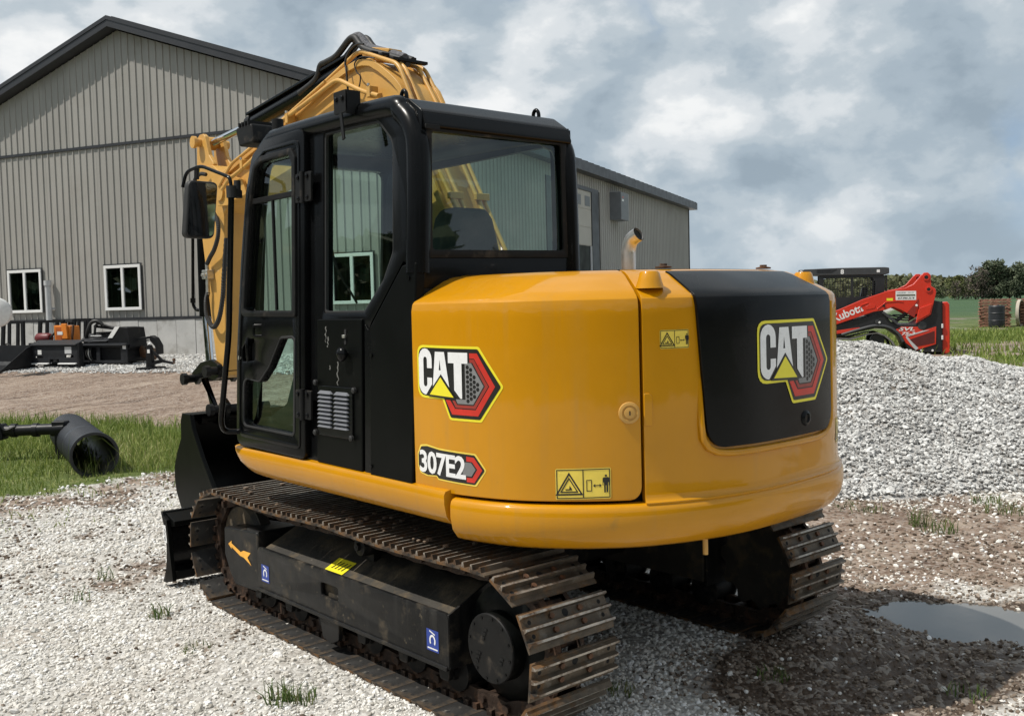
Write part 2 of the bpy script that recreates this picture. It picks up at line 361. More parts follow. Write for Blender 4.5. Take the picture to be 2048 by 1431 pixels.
def make_ground():
    cx, cy, S_ = .6, -1.2, 440; rr = [0.04]
    while rr[-1] < 3000: rr.append(rr[-1] * 1.034 + .002)
    rr = np.array(rr); th = np.linspace(0, 2 * np.pi, S_, endpoint=False)
    X = (cx + rr[:, None] * np.cos(th)).ravel(); Y = (cy + rr[:, None] * np.sin(th)).ravel(); Z = hgt(X, Y)
    V = np.column_stack([X, Y, Z]); i = np.arange(len(rr) - 1)[:, None] * S_; k = np.arange(S_)[None]; k2 = (k + 1) % S_
    Fq = np.stack([i + k, i + S_ + k, i + S_ + k2, i + k2], -1).reshape(-1, 4)
    me = bpy.data.meshes.new('ground'); nv, nf_ = len(V) + 1, len(Fq)
    V = np.vstack([V, [[cx, cy, float(hgt(cx, cy))]]]); tri = np.stack([np.full(S_, nv - 1), np.arange(S_), (np.arange(S_) + 1) % S_], -1)
    me.vertices.add(nv); me.vertices.foreach_set('co', V.ravel().astype(np.float32))
    lv = np.concatenate([Fq.ravel(), tri.ravel()]); me.loops.add(len(lv)); me.loops.foreach_set('vertex_index', lv.astype(np.int32))
    ls = np.concatenate([np.arange(nf_) * 4, nf_ * 4 + np.arange(S_) * 3]); me.polygons.add(len(ls)); me.polygons.foreach_set('loop_start', ls.astype(np.int32))
    me.update(calc_edges=True); me.validate(); me.shade_smooth()
    g, d, m, f, fa = masks(V[:, 0], V[:, 1])
    at = me.color_attributes.new('mask', 'FLOAT_COLOR', 'POINT'); at.data.foreach_set('color', np.column_stack([g, d, m, f]).ravel().astype(np.float32))
    return me
GM = bpy.data.materials.new('ground_cover'); GM.use_nodes = True; t = NT(GM.node_tree); b = t.n['Principled BSDF']
co = t.new('ShaderNodeTexCoord').outputs['Object']; at = t.new('ShaderNodeAttribute', attribute_name='mask'); sp_ = t.new('ShaderNodeSeparateColor', inp={0: at.outputs['Color']})
vo = t.new('ShaderNodeTexVoronoi', inp={'Vector': co, 'Scale': 34.0}); vo2 = t.new('ShaderNodeTexVoronoi', inp={'Vector': co, 'Scale': 62.0})
cell = t.new('ShaderNodeSeparateColor', inp={0: vo.outputs['Color']}).outputs[0]; cell2 = t.new('ShaderNodeSeparateColor', inp={0: vo2.outputs['Color']}).outputs[1]
grav = t.mix(.5, t.ramp(cell, [(0, (.30, .285, .255)), (.5, (.48, .465, .43)), (1, (.68, .67, .64))]), t.ramp(cell2, [(0, (.26, .24, .21)), (1, (.60, .58, .55))]))
grav = t.mix(t.ramp(t.noise(co, 1.1, 6, .6), [(.50, 0.0), (.72, .55)]), grav, (.36, .30, .24))
mpb = t.new('ShaderNodeMapping', inp={0: co, 2: (0, 0, -BY), 3: (.22, 2.1, 1)}).outputs[0]; dn = t.math('ADD', t.math('MULTIPLY', t.noise(co, 7, 8, .65), .5), t.math('MULTIPLY', t.noise(mpb, 1.6, 7, .62, .6), .5)); dirt = t.mix(t.ramp(t.noise(co, 26, 5, .6), [(.45, 0.0), (.62, .8)]), t.ramp(dn, [(.40, (.075, .046, .032)), (.47, (.16, .108, .077)), (.53, (.225, .163, .122)), (.62, (.33, .265, .21))]), t.mix(.6, grav, (.26, .19, .145)))
mudc = t.ramp(t.noise(co, 9, 8, .65), [(.3, (.045, .030, .021)), (.7, (.12, .085, .06))]); mudc = t.mix(t.ramp(cell, [(.72, 0.0), (.8, .8)]), mudc, (.27, .235, .20))
gc = t.ramp(t.math('ADD', t.math('MULTIPLY', t.noise(co, 3.5, 8, .7), .6), t.math('MULTIPLY', t.noise(co, .35, 6, .6), .4)), [(.34, (.045, .065, .018)), (.50, (.10, .13, .035)), (.62, (.20, .20, .085))])
fld = t.ramp(t.noise(co, .05, 8, .6), [(.35, (.04, .075, .042)), (.6, (.058, .098, .048)), (.75, (.09, .12, .05))]); fld = t.mix(.5, fld, t.ramp(t.noise(co, 2.2, 6, .7), [(.3, (.03, .075, .03)), (.7, (.075, .13, .05))]))
def jag(s, k=.5): return t.ramp(t.math('ADD', s, t.math('MULTIPLY', t.math('SUBTRACT', t.noise(co, 5, 8, .7), .5), k)), [(.36, 0.0), (.60, 1.0)])
col = t.mix(jag(sp_.outputs[1], .7), grav, dirt); col = t.mix(jag(sp_.outputs[2], .6), col, mudc); col = t.mix(jag(sp_.outputs[0], .5), col, gc); col = t.mix(at.outputs['Alpha'], col, fld)
t.l.new(col, b.inputs['Base Color'])
t.l.new(t.math('SUBTRACT', .95, t.math('MULTIPLY', sp_.outputs[2], .5)), b.inputs['Roughness']); b.inputs['Specular IOR Level'].default_value = .25
hb = t.math('ADD', t.math('MULTIPLY', vo.outputs['Distance'], -1.2), t.math('MULTIPLY', t.noise(co, 40, 6, .7), .8))
bp = t.new('ShaderNodeBump', inp={'Strength': .9, 'Distance': .012, 'Height': hb}); t.l.new(bp.outputs[0], b.inputs['Normal'])
gme = make_ground(); gme.materials.append(GM); ground = tag(link('ground', gme), kind='structure')
# puddle
WAT = bpy.data.materials.new('puddle_water'); WAT.use_nodes = True; t = NT(WAT.node_tree); b = t.n['Principled BSDF']
b.inputs['Base Color'].default_value = (.13, .128, .122, 1); b.inputs['Roughness'].default_value = .05; b.inputs['IOR'].default_value = 1.33; b.inputs['Specular IOR Level'].default_value = .9
t.l.new(t.new('ShaderNodeBump', inp={'Strength': .05, 'Distance': .01, 'Height': t.noise(t.new('ShaderNodeTexCoord').outputs['Object'], 6, 3)}).outputs[0], b.inputs['Normal'])
pw = MB(); n_ = 40; pw.add([(1.80 + (.95 + .06 * math.sin(3 * a)) * math.cos(a) * math.cos(R(-62)) - .5 * math.sin(a) * math.sin(R(-62)), -1.98 + (.95) * math.cos(a) * math.sin(R(-62)) + .5 * math.sin(a) * math.cos(R(-62)), -.024) for a in (2 * math.pi * k / n_ for k in range(n_))], [tuple(range(n_))])
tag(pw.build('puddle', WAT), kind='structure')

# ---------------------------------------------------------------- loose stones (instanced on points)
def stone_mat(name, lo, mid, hi):
    m = bpy.data.materials.new(name); m.use_nodes = True; t = NT(m.node_tree); b = t.n['Principled BSDF']
    oi = t.new('ShaderNodeObjectInfo').outputs['Random']; co = t.new('ShaderNodeTexCoord').outputs['Object']
    c = t.ramp(oi, [(0, lo), (.25, mid), (.8, hi), (1, tuple(min(.8, x * 1.12) for x in hi))])
    c = t.mix(t.ramp(t.noise(co, 3, 4), [(.45, 0.0), (.75, .35)]), c, tuple(x * .6 for x in mid))
    wp = t.new('ShaderNodeNewGeometry').outputs['Position']; c = t.mix(t.ramp(t.noise(wp, .9, 5, .6), [(.52, 0.0), (.72, .42)]), c, tuple(x * f_ for x, f_ in zip(mid, (.66, .58, .50))))
    t.l.new(c, b.inputs['Base Color']); b.inputs['Roughness'].default_value = .9; b.inputs['Specular IOR Level'].default_value = .2
    return m
ST_L = stone_mat('limestone', (.38, .355, .31), (.63, .605, .555), (.78, .76, .72)); ST_G = stone_mat('grey_limestone', (.17, .168, .163), (.39, .385, .372), (.64, .634, .615))
def gravel_nodes(name, mat, join):
    ng = bpy.data.node_groups.new(name, 'GeometryNodeTree'); ng.interface.new_socket('Geometry', in_out='INPUT', socket_type='NodeSocketGeometry'); ng.interface.new_socket('Geometry', in_out='OUTPUT', socket_type='NodeSocketGeometry')
    N, Lk = ng.nodes, ng.links; gi, go = N.new('NodeGroupInput'), N.new('NodeGroupOutput')
    g2i = N.new('GeometryNodeGeometryToInstance')
    for k in range(5):
        ico = N.new('GeometryNodeMeshIcoSphere'); ico.inputs['Radius'].default_value = 1; ico.inputs['Subdivisions'].default_value = 2 if k < 2 else 1
        nz = N.new('ShaderNodeTexNoise'); nz.noise_dimensions = '4D'; nz.inputs['W'].default_value = k * 3.7 + .4; nz.inputs['Scale'].default_value = 1.1; nz.inputs['Detail'].default_value = 2
        pos = N.new('GeometryNodeInputPosition'); Lk.new(pos.outputs[0], nz.inputs['Vector'])
        sub = N.new('ShaderNodeVectorMath'); sub.operation = 'SUBTRACT'; Lk.new(nz.outputs['Color'], sub.inputs[0]); sub.inputs[1].default_value = (.5, .5, .5)
        mul = N.new('ShaderNodeVectorMath'); mul.operation = 'SCALE'; Lk.new(sub.outputs[0], mul.inputs[0]); mul.inputs['Scale'].default_value = 1.7
        spn = N.new('GeometryNodeSetPosition'); Lk.new(ico.outputs[0], spn.inputs[0]); Lk.new(mul.outputs[0], spn.inputs['Offset'])
        tr = N.new('GeometryNodeTransform'); Lk.new(spn.outputs[0], tr.inputs[0]); tr.inputs['Scale'].default_value = ((1.25, .9, .62), (1, .8, .75), (1.3, .8, .7), (.95, 1.05, .6), (1.15, .75, .85))[k]
        sm = N.new('GeometryNodeSetMaterial'); Lk.new(tr.outputs[0], sm.inputs[0]); sm.inputs['Material'].default_value = mat
        if k < 2:
            fl = sm
        Lk.new(sm.outputs[0], g2i.inputs[0])
    iop = N.new('GeometryNodeInstanceOnPoints'); Lk.new(g2i.outputs[0], iop.inputs['Instance']); iop.inputs['Pick Instance'].default_value = True
    rv = N.new('FunctionNodeRandomValue'); rv.data_type = 'FLOAT_VECTOR'; rv.inputs[0].default_value = (-.5, -.5, 0); rv.inputs[1].default_value = (.5, .5, 6.283); Lk.new(rv.outputs[0], iop.inputs['Rotation'])
    na = N.new('GeometryNodeInputNamedAttribute'); na.data_type = 'FLOAT'; na.inputs['Name'].default_value = 'sc'; Lk.new(na.outputs[0], iop.inputs['Scale'])
    if join:
        ms = N.new('GeometryNodeSeparateGeometry'); ms.domain = 'POINT'; n2 = N.new('GeometryNodeInputNamedAttribute'); n2.data_type = 'FLOAT'; n2.inputs['Name'].default_value = 'sc'
        cmp = N.new('FunctionNodeCompare'); cmp.data_type = 'FLOAT'; cmp.operation = 'GREATER_THAN'; Lk.new(n2.outputs[0], cmp.inputs[0]); cmp.inputs[1].default_value = 0.0
        Lk.new(gi.outputs[0], ms.inputs[0]); Lk.new(cmp.outputs[0], ms.inputs[1]); Lk.new(ms.outputs[0], iop.inputs[0])
        jg = N.new('GeometryNodeJoinGeometry'); Lk.new(ms.outputs[1], jg.inputs[0]); Lk.new(iop.outputs[0], jg.inputs[0]); Lk.new(jg.outputs[0], go.inputs[0])
    else: Lk.new(gi.outputs[0], iop.inputs[0]); Lk.new(iop.outputs[0], go.inputs[0])
    return ng
def stones(name, P, sc, mat, base=None):
    me = bpy.data.meshes.new(name); join = base is not None
    if join: bv, bf = base; verts = np.vstack([bv, P]); s_ = np.concatenate([np.zeros(len(bv)), sc])
    else: verts, s_ = P, sc
    me.from_pydata(verts.tolist(), [], bf if join else []); a = me.attributes.new('sc', 'FLOAT', 'POINT'); a.data.foreach_set('value', s_.astype(np.float32))
    o = link(name, me); md = o.modifiers.new('stones', 'NODES'); md.node_group = gravel_nodes(name, mat, join); return o
def sample(D0, D1, dens, k=.66, m=1.0):
    n = int(dens * k * (D1 ** 2 - D0 ** 2)); D = np.sqrt(RNG.random(n) * (D1 ** 2 - D0 ** 2) + D0 ** 2); L = (RNG.random(n) * 2 - 1) * (k * D + .3)
    p = C2 + np.outer(D, F2) + np.outer(L, R2); return p[:, 0], p[:, 1], D, L
xs, ys, sc = [], [], []
for D0, D1, dens, r0, r1 in ((1.7, 4.2, 4200, .0048, .0125), (4.2, 6.2, 3000, .0055, .014), (6.2, 9.0, 1600, .0085, .018), (9.0, 13.5, 700, .012, .024)):
    x, y, D, L = sample(D0, D1, dens, .85 if D1 < 7 else .7); g, d, m, f, fa = masks(x, y)
    patch = np.clip(.55 + 2.2 * (fbm(x, y, 1.7, 4) - .40), .30, 1)
    keep = RNG.random(len(x)) < np.clip(1 - g * 1.25, 0, 1) * np.clip(1 - d * .55, .2, 1) * np.clip(1 - m * .45, .3, 1) * patch * np.where(fa > .5, .2, 1)
    u = (x - 1.8) * math.cos(R(-62)) + (y + 1.98) * math.sin(R(-62)); v = -(x - 1.8) * math.sin(R(-62)) + (y + 1.98) * math.cos(R(-62)); keep &= (hgt(x, y) > -.026) | (RNG.random(len(x)) < .02)
    xs.append(x[keep]); ys.append(y[keep]); n = keep.sum(); s_ = r0 + (r1 - r0) * RNG.random(n) ** 2.6; s_[RNG.random(n) < .015] *= 1.8; sc.append(s_)
x, y, s_ = np.concatenate(xs), np.concatenate(ys), np.concatenate(sc)
g, d, m, f, fa = masks(x, y); dirty = RNG.random(len(x)) < np.clip(m * 1.6 + d * .75, 0, .93); P = np.column_stack([x, y, hgt(x, y) + s_ * .25])
tag(stones('gravel', P[~dirty], s_[~dirty], ST_L), 'loose white crushed limestone gravel covering the yard', 'gravel', kind='stuff')
ST_M = stone_mat('muddy_stone', (.05, .036, .026), (.13, .098, .072), (.30, .25, .205))
tag(stones('muddy_gravel', P[dirty], s_[dirty], ST_M), 'brown mud-coated stones around the puddle and the bare patches', 'gravel', kind='stuff')
# strip of stones along the building foot
n = 14000; xl = RNG.uniform(-16, -1, n); yl = RNG.uniform(-3.4, -.1, n); x = BC[0] + xl * cB - yl * sB; y = BC[1] + xl * sB + yl * cB; s_ = RNG.uniform(.014, .03, n)
tag(stones('gravel_strip', np.column_stack([x, y, hgt(x, y) + .005]), s_, ST_G), 'grey gravel strip along the foot of the metal building', 'gravel', kind='stuff')
# ---------------------------------------------------------------- gravel pile
def pile_h(D, L):
    H_ = np.interp(L, [-1.5, .5, 2.2, 3.6, 4.4, 5.0, 5.6, 6.2, 8, 10.5, 13], [0, .55, 1.05, 1.22, 1.18, 1.03, .92, .83, .70, .45, 0])
    w_ = (D - (11.7 + .05 * (L - 4))); k = np.where(w_ < 0, -w_ / 3.5, w_ / 2.6)
    p = np.clip(1 - k, 0, 1); p = p * (1 - .18 * p) / .82 * .97; p = np.where(p > .85, .85 + (p - .85) * .6, p)
    return H_ * p * (1 + .14 * (fbm(D * .8, L * .8, 1.0) - .5)) + (p > .02) * (fbm(D, L, 2.2, 4) - .5) * .12
gl_, gd_ = np.meshgrid(np.linspace(-1.5, 13, 150), np.linspace(8.0, 14.4, 80)); hh_ = pile_h(gd_, gl_)
px_ = C2[0] + F2[0] * gd_ + R2[0] * gl_; py_ = C2[1] + F2[1] * gd_ + R2[1] * gl_; bz = hgt(px_, py_)
bv = np.column_stack([px_.ravel(), py_.ravel(), (bz + hh_ - .03).ravel()]); nx = 150
bf = [(j * nx + i, j * nx + i + 1, (j + 1) * nx + i + 1, (j + 1) * nx + i) for j in range(79) for i in range(149)]
n = 90000; L = RNG.uniform(.5, 9.5, n); D = RNG.uniform(8.0, 12.6, n); hp = pile_h(D, L); k_ = (hp > .03) | (RNG.random(n) < .12); D, L, hp = D[k_], L[k_], hp[k_]
x = C2[0] + F2[0] * D + R2[0] * L; y = C2[1] + F2[1] * D + R2[1] * L; s_ = .0065 + .017 * RNG.random(len(D)) ** 2.4; s_[RNG.random(len(D)) < .015] *= 1.7
pile = stones('gravel_pile', np.column_stack([x, y, hgt(x, y) + hp - .012]), s_, ST_G, (bv, bf)); tag(pile, 'long heap of grey and white crushed stone behind the excavator', 'gravel pile', kind='stuff')
PM_ = pm('pile_core', (.36, .35, .335), .95, var=.45, scale=30, bump=.8, bscale=45, spots=((.2, .165, .13), .42, 1.2)); pile.data.materials.append(PM_)
# ---------------------------------------------------------------- grass
def blade_mat(name, stops):
    m = bpy.data.materials.new(name); m.use_nodes = True; t = NT(m.node_tree); b = t.n['Principled BSDF']
    a = t.new('ShaderNodeAttribute', attribute_name='rnd').outputs['Fac']; c = t.ramp(a, stops)
    t.l.new(c, b.inputs['Base Color']); b.inputs['Roughness'].default_value = .55; b.inputs['Specular IOR Level'].default_value = .25
    tl = t.new('ShaderNodeBsdfTranslucent', inp={0: c}); mx = t.new('ShaderNodeMixShader', inp={0: .3, 1: b.outputs[0], 2: tl.outputs[0]}); t.l.new(mx.outputs[0], t.n['Material Output'].inputs[0]); return m
GRASS = blade_mat('grass_blade', [(0, (.09, .135, .026)), (.45, (.17, .235, .05)), (.8, (.29, .33, .09)), (1, (.46, .42, .21))])
def blades(P, hgts, wid, lean=.5):
    """arrays of bent two-segment blades: returns verts, faces, rnd"""
    n = len(P); a = RNG.random(n) * 6.283; la = RNG.random(n) * 6.283; ln = lean * RNG.random(n)
    dx, dy = np.cos(a) * wid / 2, np.sin(a) * wid / 2; ox, oy = np.cos(la) * hgts * ln, np.sin(la) * hgts * ln
    rows = []
    for fz, fo, fw in ((0, 0, 1.0), (.5, .25, .85), (.85, .72, .5)):
        for s in (-1, 1): rows.append(np.column_stack([P[:, 0] + ox * fo + s * dx * fw, P[:, 1] + oy * fo + s * dy * fw, P[:, 2] + hgts * fz]))
    rows.append(np.column_stack([P[:, 0] + ox * 1.25, P[:, 1] + oy * 1.25, P[:, 2] + hgts * np.where(ln > .6, .8, 1.0)]))
    V = np.stack(rows, 1).reshape(-1, 3); o = np.arange(n)[:, None] * 7
    q = np.concatenate([o + [0, 1, 3, 2], o + [2, 3, 5, 4]]); tr = o + [4, 5, 6]
    return V, q, tr, np.repeat(RNG.random(n), 7)
def blade_obj(name, P, hgts, wid, lean=.5, mat=None, bias=None):
    V, q, tr, rn = blades(P, hgts, wid, lean); me = bpy.data.meshes.new(name)
    if bias is not None: rn = np.clip(rn * .6 + np.repeat(bias, 7) * .5, 0, 1)
    me.vertices.add(len(V)); me.vertices.foreach_set('co', V.ravel().astype(np.float32)); lv = np.concatenate([q.ravel(), tr.ravel()])
    me.loops.add(len(lv)); me.loops.foreach_set('vertex_index', lv.astype(np.int32)); ls = np.concatenate([np.arange(len(q)) * 4, len(q) * 4 + np.arange(len(tr)) * 3])
    me.polygons.add(len(ls)); me.polygons.foreach_set('loop_start', ls.astype(np.int32)); me.update(calc_edges=True); me.validate()
    a = me.attributes.new('rnd', 'FLOAT', 'POINT'); a.data.foreach_set('value', rn.astype(np.float32)); me.materials.append(mat or GRASS); return link(name, me)
n = 120000; xl = RNG.uniform(-9, 7.5, n); d = RNG.uniform(8.4, 15.2, n); x = BC[0] + xl * cB + d * sB; y = BC[1] + xl * sB - d * cB
D, L = cloc(x, y); g = masks(x, y)[0]; k_ = (RNG.random(n) < g * np.clip(.25 + 1.5 * (fbm(x, y, 1.3) - .22), .1, 1)) & (np.abs(L) < D * .72) & (L < 0)
x, y, d = x[k_], y[k_], d[k_]; tall = fbm(x, y, .8, 3); hg = .85 * (.04 + .20 * RNG.random(len(x)) ** 1.5 + .22 * np.clip(tall - .45, 0, 1)) * np.interp(d, [8.5, 9.3, 11.5, 12.8, 14], [.9, 1.15, .75, .42, .3]) * np.where((np.abs(x) < .45) & (y > 5.8) & (y < 6.75), .35, 1)
tag(blade_obj('grass', np.column_stack([x, y, hgt(x, y) - .01]), hg, .007 + .006 * RNG.random(len(x)), .8, bias=fbm(x, y, 1.2, 3)), 'tall green grass on the verge between the gravel and dirt track', 'grass', kind='stuff')
n = 42000; D = np.sqrt(RNG.uniform(14.5 ** 2, 36 ** 2, n)); L = D * RNG.uniform(.28, .68, n); x = C2[0] + F2[0] * D + R2[0] * L; y = C2[1] + F2[1] * D + R2[1] * L
g = masks(x, y)[0]; k_ = RNG.random(n) < g * .55; x, y = x[k_], y[k_]
tag(blade_obj('weeds', np.column_stack([x, y, hgt(x, y) - .01]), .06 + .22 * RNG.random(len(x)) ** 2, .018 + .02 * RNG.random(len(x)), .8, bias=fbm(x, y, .6, 3)), 'rough weedy grass on the bare ground before the field', 'grass', kind='stuff')
# single tufts growing through the gravel
TUFT = blade_mat('tuft_blade', [(0, (.05, .09, .02)), (.6, (.11, .17, .045)), (1, (.27, .25, .12))])
def tuft(x, y, n, h, spread, label):
    a = RNG.random(n) * 6.283; r = spread * np.sqrt(RNG.random(n)); P = np.column_stack([x + r * np.cos(a), y + r * np.sin(a), np.full(n, float(hgt(x, y)))])
    o = blade_obj('grass_tuft', P - np.array([[x, y, float(hgt(x, y))]]), h * (.4 + .6 * RNG.random(n)), .004 + .004 * RNG.random(n), .9, TUFT); o.location = (x, y, float(hgt(x, y))); tag(o, label, 'grass tuft', 'grass tufts growing through the gravel')
# ================================================================ METAL BUILDING (local frame: x along the gable, 0 at the near corner; y away)
BLD = thing('metal_building', 'large taupe ribbed metal building with charcoal gable roof and concrete base', 'building', (BC[0], BC[1], 0), BY)
SID = pm('siding_taupe', (.335, .322, .298), .48, var=.05, scale=.7, spots=((.29, .275, .25), .36, .5), rvar=.05, bump=.03, bscale=8, each=.05)
CHA = pm('charcoal_trim', (.030, .031, .035), .42, var=.1, scale=2)
CON = pm('concrete', (.46, .455, .44), .85, var=.12, scale=1.6, bump=.25, bscale=14, spots=((.33, .32, .30), .40, 2.2), each=.06)
WHT = pm('white_vinyl', (.78, .78, .77), .4, var=.03); DARK = pm('unlit_interior', (.03, .036, .033), .9, var=.5, scale=2)  # near-black colour painted in for unlit interiors
TAN = pm('door_tan', (.42, .395, .35), .55, var=.06, scale=2); BOXG = pm('box_grey', (.16, .17, .18), .5, var=.1)
WGL = glass('window_glass', (.35, .42, .38), 1.7); PVC = pm('pvc_grey', (.52, .53, .54), .45, var=.06)
ZF, ZS, RX, RZ, PITCH = 1.62, 6.10, -8.98, 9.27, .343
def rake(x): return RZ - PITCH * abs(x - RX) - .30
def panel(x0, x1, z0, zf, nrib=4, flip=None):
    """one ribbed sheet: facing -y; zf(x) = height of its top edge"""
    mb = MB(); p = [(x0 + .002, 0.0)]; w_ = (x1 - x0) / nrib
    for i in range(nrib):
        c = x0 + w_ * (i + .5)
        p += [(c - .022, 0), (c - .010, -.025), (c + .012, -.025), (c + .017, 0)]
    p += [(x1 - .002, 0)]
    fn = flip or (lambda x, y, z: (x, y, z))
    mb.grid([[fn(x, y, z0) for x, y in p], [fn(x, y, zf(x)) for x, y in p]]); return mb
gw = MB().add([(-17.96, .03, .3), (0, .03, .3), (0, .03, rake(0)), (RX, .03, rake(RX)), (-17.96, .03, rake(-17.96))], [(0, 1, 2, 3, 4)]).build('gable_wall', SID, BLD)
WIN = [(-13.24, -11.98), (-9.73, -8.50), (-2.74, -1.58)]; WZ0, WZ1 = 1.83, 3.0
xs_ = np.linspace(-17.96, 0, 21); lowm = None
for a, b in zip(xs_, xs_[1:]):
    panel(a, b, ZF, lambda x: ZS - .03).build('siding_panel', SID, gw, smooth=0)
    if b <= RX or a >= RX: panel(a, b, ZS + .03, rake).build('siding_panel', SID, gw, smooth=0)
    else:
        mb = panel(a, b, ZS + .03, lambda x: rake(x) if abs(x - RX) > 1e-3 else rake(RX)); mb.build('siding_panel', SID, gw, smooth=0)
MB().box(-17.96, 0, -.042, -.001, ZS - .035, ZS + .035).build('seam_trim', CHA, gw); MB().box(-17.98, .012, -.05, .02, ZF - .05, ZF + .02).build('base_trim', CHA, gw)
# concrete base in formed panels
fx = np.linspace(-17.96, 0, 30)
for i, (a, b) in enumerate(zip(fx, fx[1:])): MB().box(a + .006, b - .006, -.03 - .004 * ((i * 7) % 3), .1, .2, ZF - .05).build('foundation_panel', CON, gw, bevel=.004)
# windows
for a, b in WIN:
    w_ = MB().box(a, b, -.002, .005, WZ0, WZ1).build('window', DARK, BLD)  # dark sheet behind the panes stands in for the unlit room
    bw = .075; m_ = (a + b) / 2
    for q in ((a, b, WZ0, WZ0 + bw), (a, b, WZ1 - bw, WZ1), (a, a + bw, WZ0 + bw, WZ1 - bw), (b - bw, b, WZ0 + bw, WZ1 - bw), (m_ - .04, m_ + .04, WZ0 + bw, WZ1 - bw)):
        MB().box(q[0], q[1], -.075, -.03, q[2], q[3]).build('window_frame', WHT, w_, bevel=.006)
    for q0, q1 in ((a + bw, m_ - .04), (m_ + .04, b - bw)): MB().box(q0, q1, -.045, -.039, WZ0 + bw, WZ1 - bw).build('window_pane', WGL, w_, smooth=0)
    MB().box(a - .03, b + .03, -.05, -.028, WZ1, WZ1 + .035).build('window_trim', CHA, w_); MB().box(b, b + .03, -.05, -.028, WZ0, WZ1).build('window_trim', CHA, w_)
    MB().box(m_ + .2, m_ + .42, -.01, -.003, 2.35, 2.65).build('window_notice', PVC, w_)
# grey standpipe by the first window, with its cap
p_ = MB().cyl((-11.66, -.14, .55), (-11.66, -.14, 2.58), .075, n=14).build('vent_pipe', PVC, BLD, smooth=40); MB().cyl((-11.66, -.14, 2.55), (-11.66, -.14, 2.68), .098, n=14).build('pipe_cap', PVC, p_, smooth=40)
MB().box(-11.76, -11.56, -.08, -.03, 1.9, 1.95).build('pipe_strap', PVC, p_)
# roof slabs, fascias
Y0, Y1, XE = -.35, 25.0, .35
def slope(x, dz=0): return RZ - PITCH * abs(x - RX) + dz
for sgn in (1, -1):
    xe = XE if sgn > 0 else 2 * RX - XE
    rf = MB().prism([(RX, RZ), (xe, slope(xe)), (xe, slope(xe) - .10), (RX, RZ - .10)], Y0, Y1, 'y').build('roof', CHA, BLD)
    MB().prism([(RX, RZ - .10), (xe, slope(xe) - .10), (xe, slope(xe) - .27), (RX, RZ - .27)], Y0 + .018, Y0 + .05, 'y').build('rake_fascia', CHA, rf)
    MB().prism([(RX, RZ - .255), (xe, slope(xe) - .255), (xe, slope(xe) - .27), (RX, RZ - .27)], Y0 + .05, .03, 'y').build('rake_soffit', CHA, rf)
    x0, x1 = (xe - .03, xe) if sgn > 0 else (xe, xe + .03)
    MB().box(x0, x1, Y0 + .05, Y1, slope(xe) - .27, slope(xe) - .10).build('eave_fascia', CHA, rf)
    MB().box(min(xe, xe - sgn * .36), max(xe, xe - sgn * .36), Y0 + .05, Y1, slope(xe) - .30, slope(xe) - .27).build('eave_soffit', CHA, rf)
    for i in range(44): 
        y = Y0 + .2 + i * .58
        MB().prism([(RX - .0, RZ + .025), (xe, slope(xe) + .025), (xe, slope(xe)), (RX, RZ)], y, y + .03, 'y').build('roof_rib', CHA, rf)
# long side wall with an overhead door
LS = 24.66; ZW = 5.84
sw = MB().add([(-.03, 0, .0), (-.03, LS, .0), (-.03, LS, ZW), (-.03, 0, ZW)], [(0, 1, 2, 3)]).build('side_wall', SID, BLD)
ys_ = np.linspace(0, LS, 28); DY0, DY1 = 7.31, 10.96
turn = lambda x, y, z: (-y, x, z)
for i, (a, b) in enumerate(zip(ys_, ys_[1:])):
    mid = (a + b) / 2
    z0 = 5.36 if DY0 - .3 < mid < DY1 + .6 else .45
    panel(a, b, z0, lambda x: ZW, flip=turn).build('siding_panel', SID, sw, smooth=0)
MB().box(-.02, .03, DY1 + .02, DY1 + .72, .3, 5.40).build('door_trim', CHA, sw); MB().box(-.02, .03, DY0 - .4, DY1 + .02, 5.28, 5.40).build('door_trim', CHA, sw); MB().box(-.02, .03, DY0 - .4, DY0 - .02, .3, 5.28).build('door_trim', CHA, sw)
MB().box(-.025, -.012, DY0 - .02, DY1 + .02, .3, 3.55).build('doorway_shade_sheet', DARK, sw)  # flat dark sheet standing in for the unlit inside of the doorway
od = MB().box(-.022, -.006, DY0 - .02, DY1 + .02, 3.54, 5.28).build('overhead_door', TAN, BLD)
for k in range(3): MB().box(-.006, .006, DY0, DY1, 3.56 + k * .575, 3.56 + k * .575 + .55).build('door_section', TAN, od, bevel=.01)
for y in (DY1 - .62, DY1 - 1.5, DY1 - 2.4, DY1 - 3.3): MB().box(.006, .014, y, y + .5, 4.80, 5.12).build('door_light', BOXG, od, bevel=.005)
MB().cyl((.02, DY1 - .12, .3), (.02, DY1 - .12, 3.54), .04, n=8).build('door_rail', PVC, od)
MB().box(-.02, .05, LS - .06, LS + .02, .3, ZW).build('corner_trim', CHA, sw)
hv = MB().box(.0, .42, 12.95, 13.85, 4.52, 5.46).build('wall_unit', BOXG, BLD, bevel=.02)
MB().box(.04, .38, 13.86, 13.87, 4.6, 5.4).build('unit_grille', DARK, hv)
for i in range(10): MB().box(.05, .37, 13.87, 13.885, 4.63 + i * .076, 4.66 + i * .076).build('unit_slat', BOXG, hv)
MB().box(.421, .424, 13.05, 13.25, 5.15, 5.22).build('unit_label', WHT, hv); MB().box(.421, .424, 13.1, 13.25, 5.27, 5.31).build('unit_label', DRED, hv)
MB().box(-17.98, -17.9, -.04, .06, ZF, rake(-17.96)).build('corner_trim', CHA, gw); MB().box(-.05, .05, -.045, .03, ZF, rake(0)).build('corner_trim', CHA, gw)
MB().box(-17.93, -17.96 + .02, .03, LS, .3, ZW).build('far_side_wall', SID, BLD); MB().add([(-17.96, LS, .3), (-.03, LS, .3), (-.03, LS, 5.9), (RX, LS, 8.95), (-17.96, LS, 5.9)], [(0, 1, 2, 3, 4)]).build('rear_wall', SID, BLD)
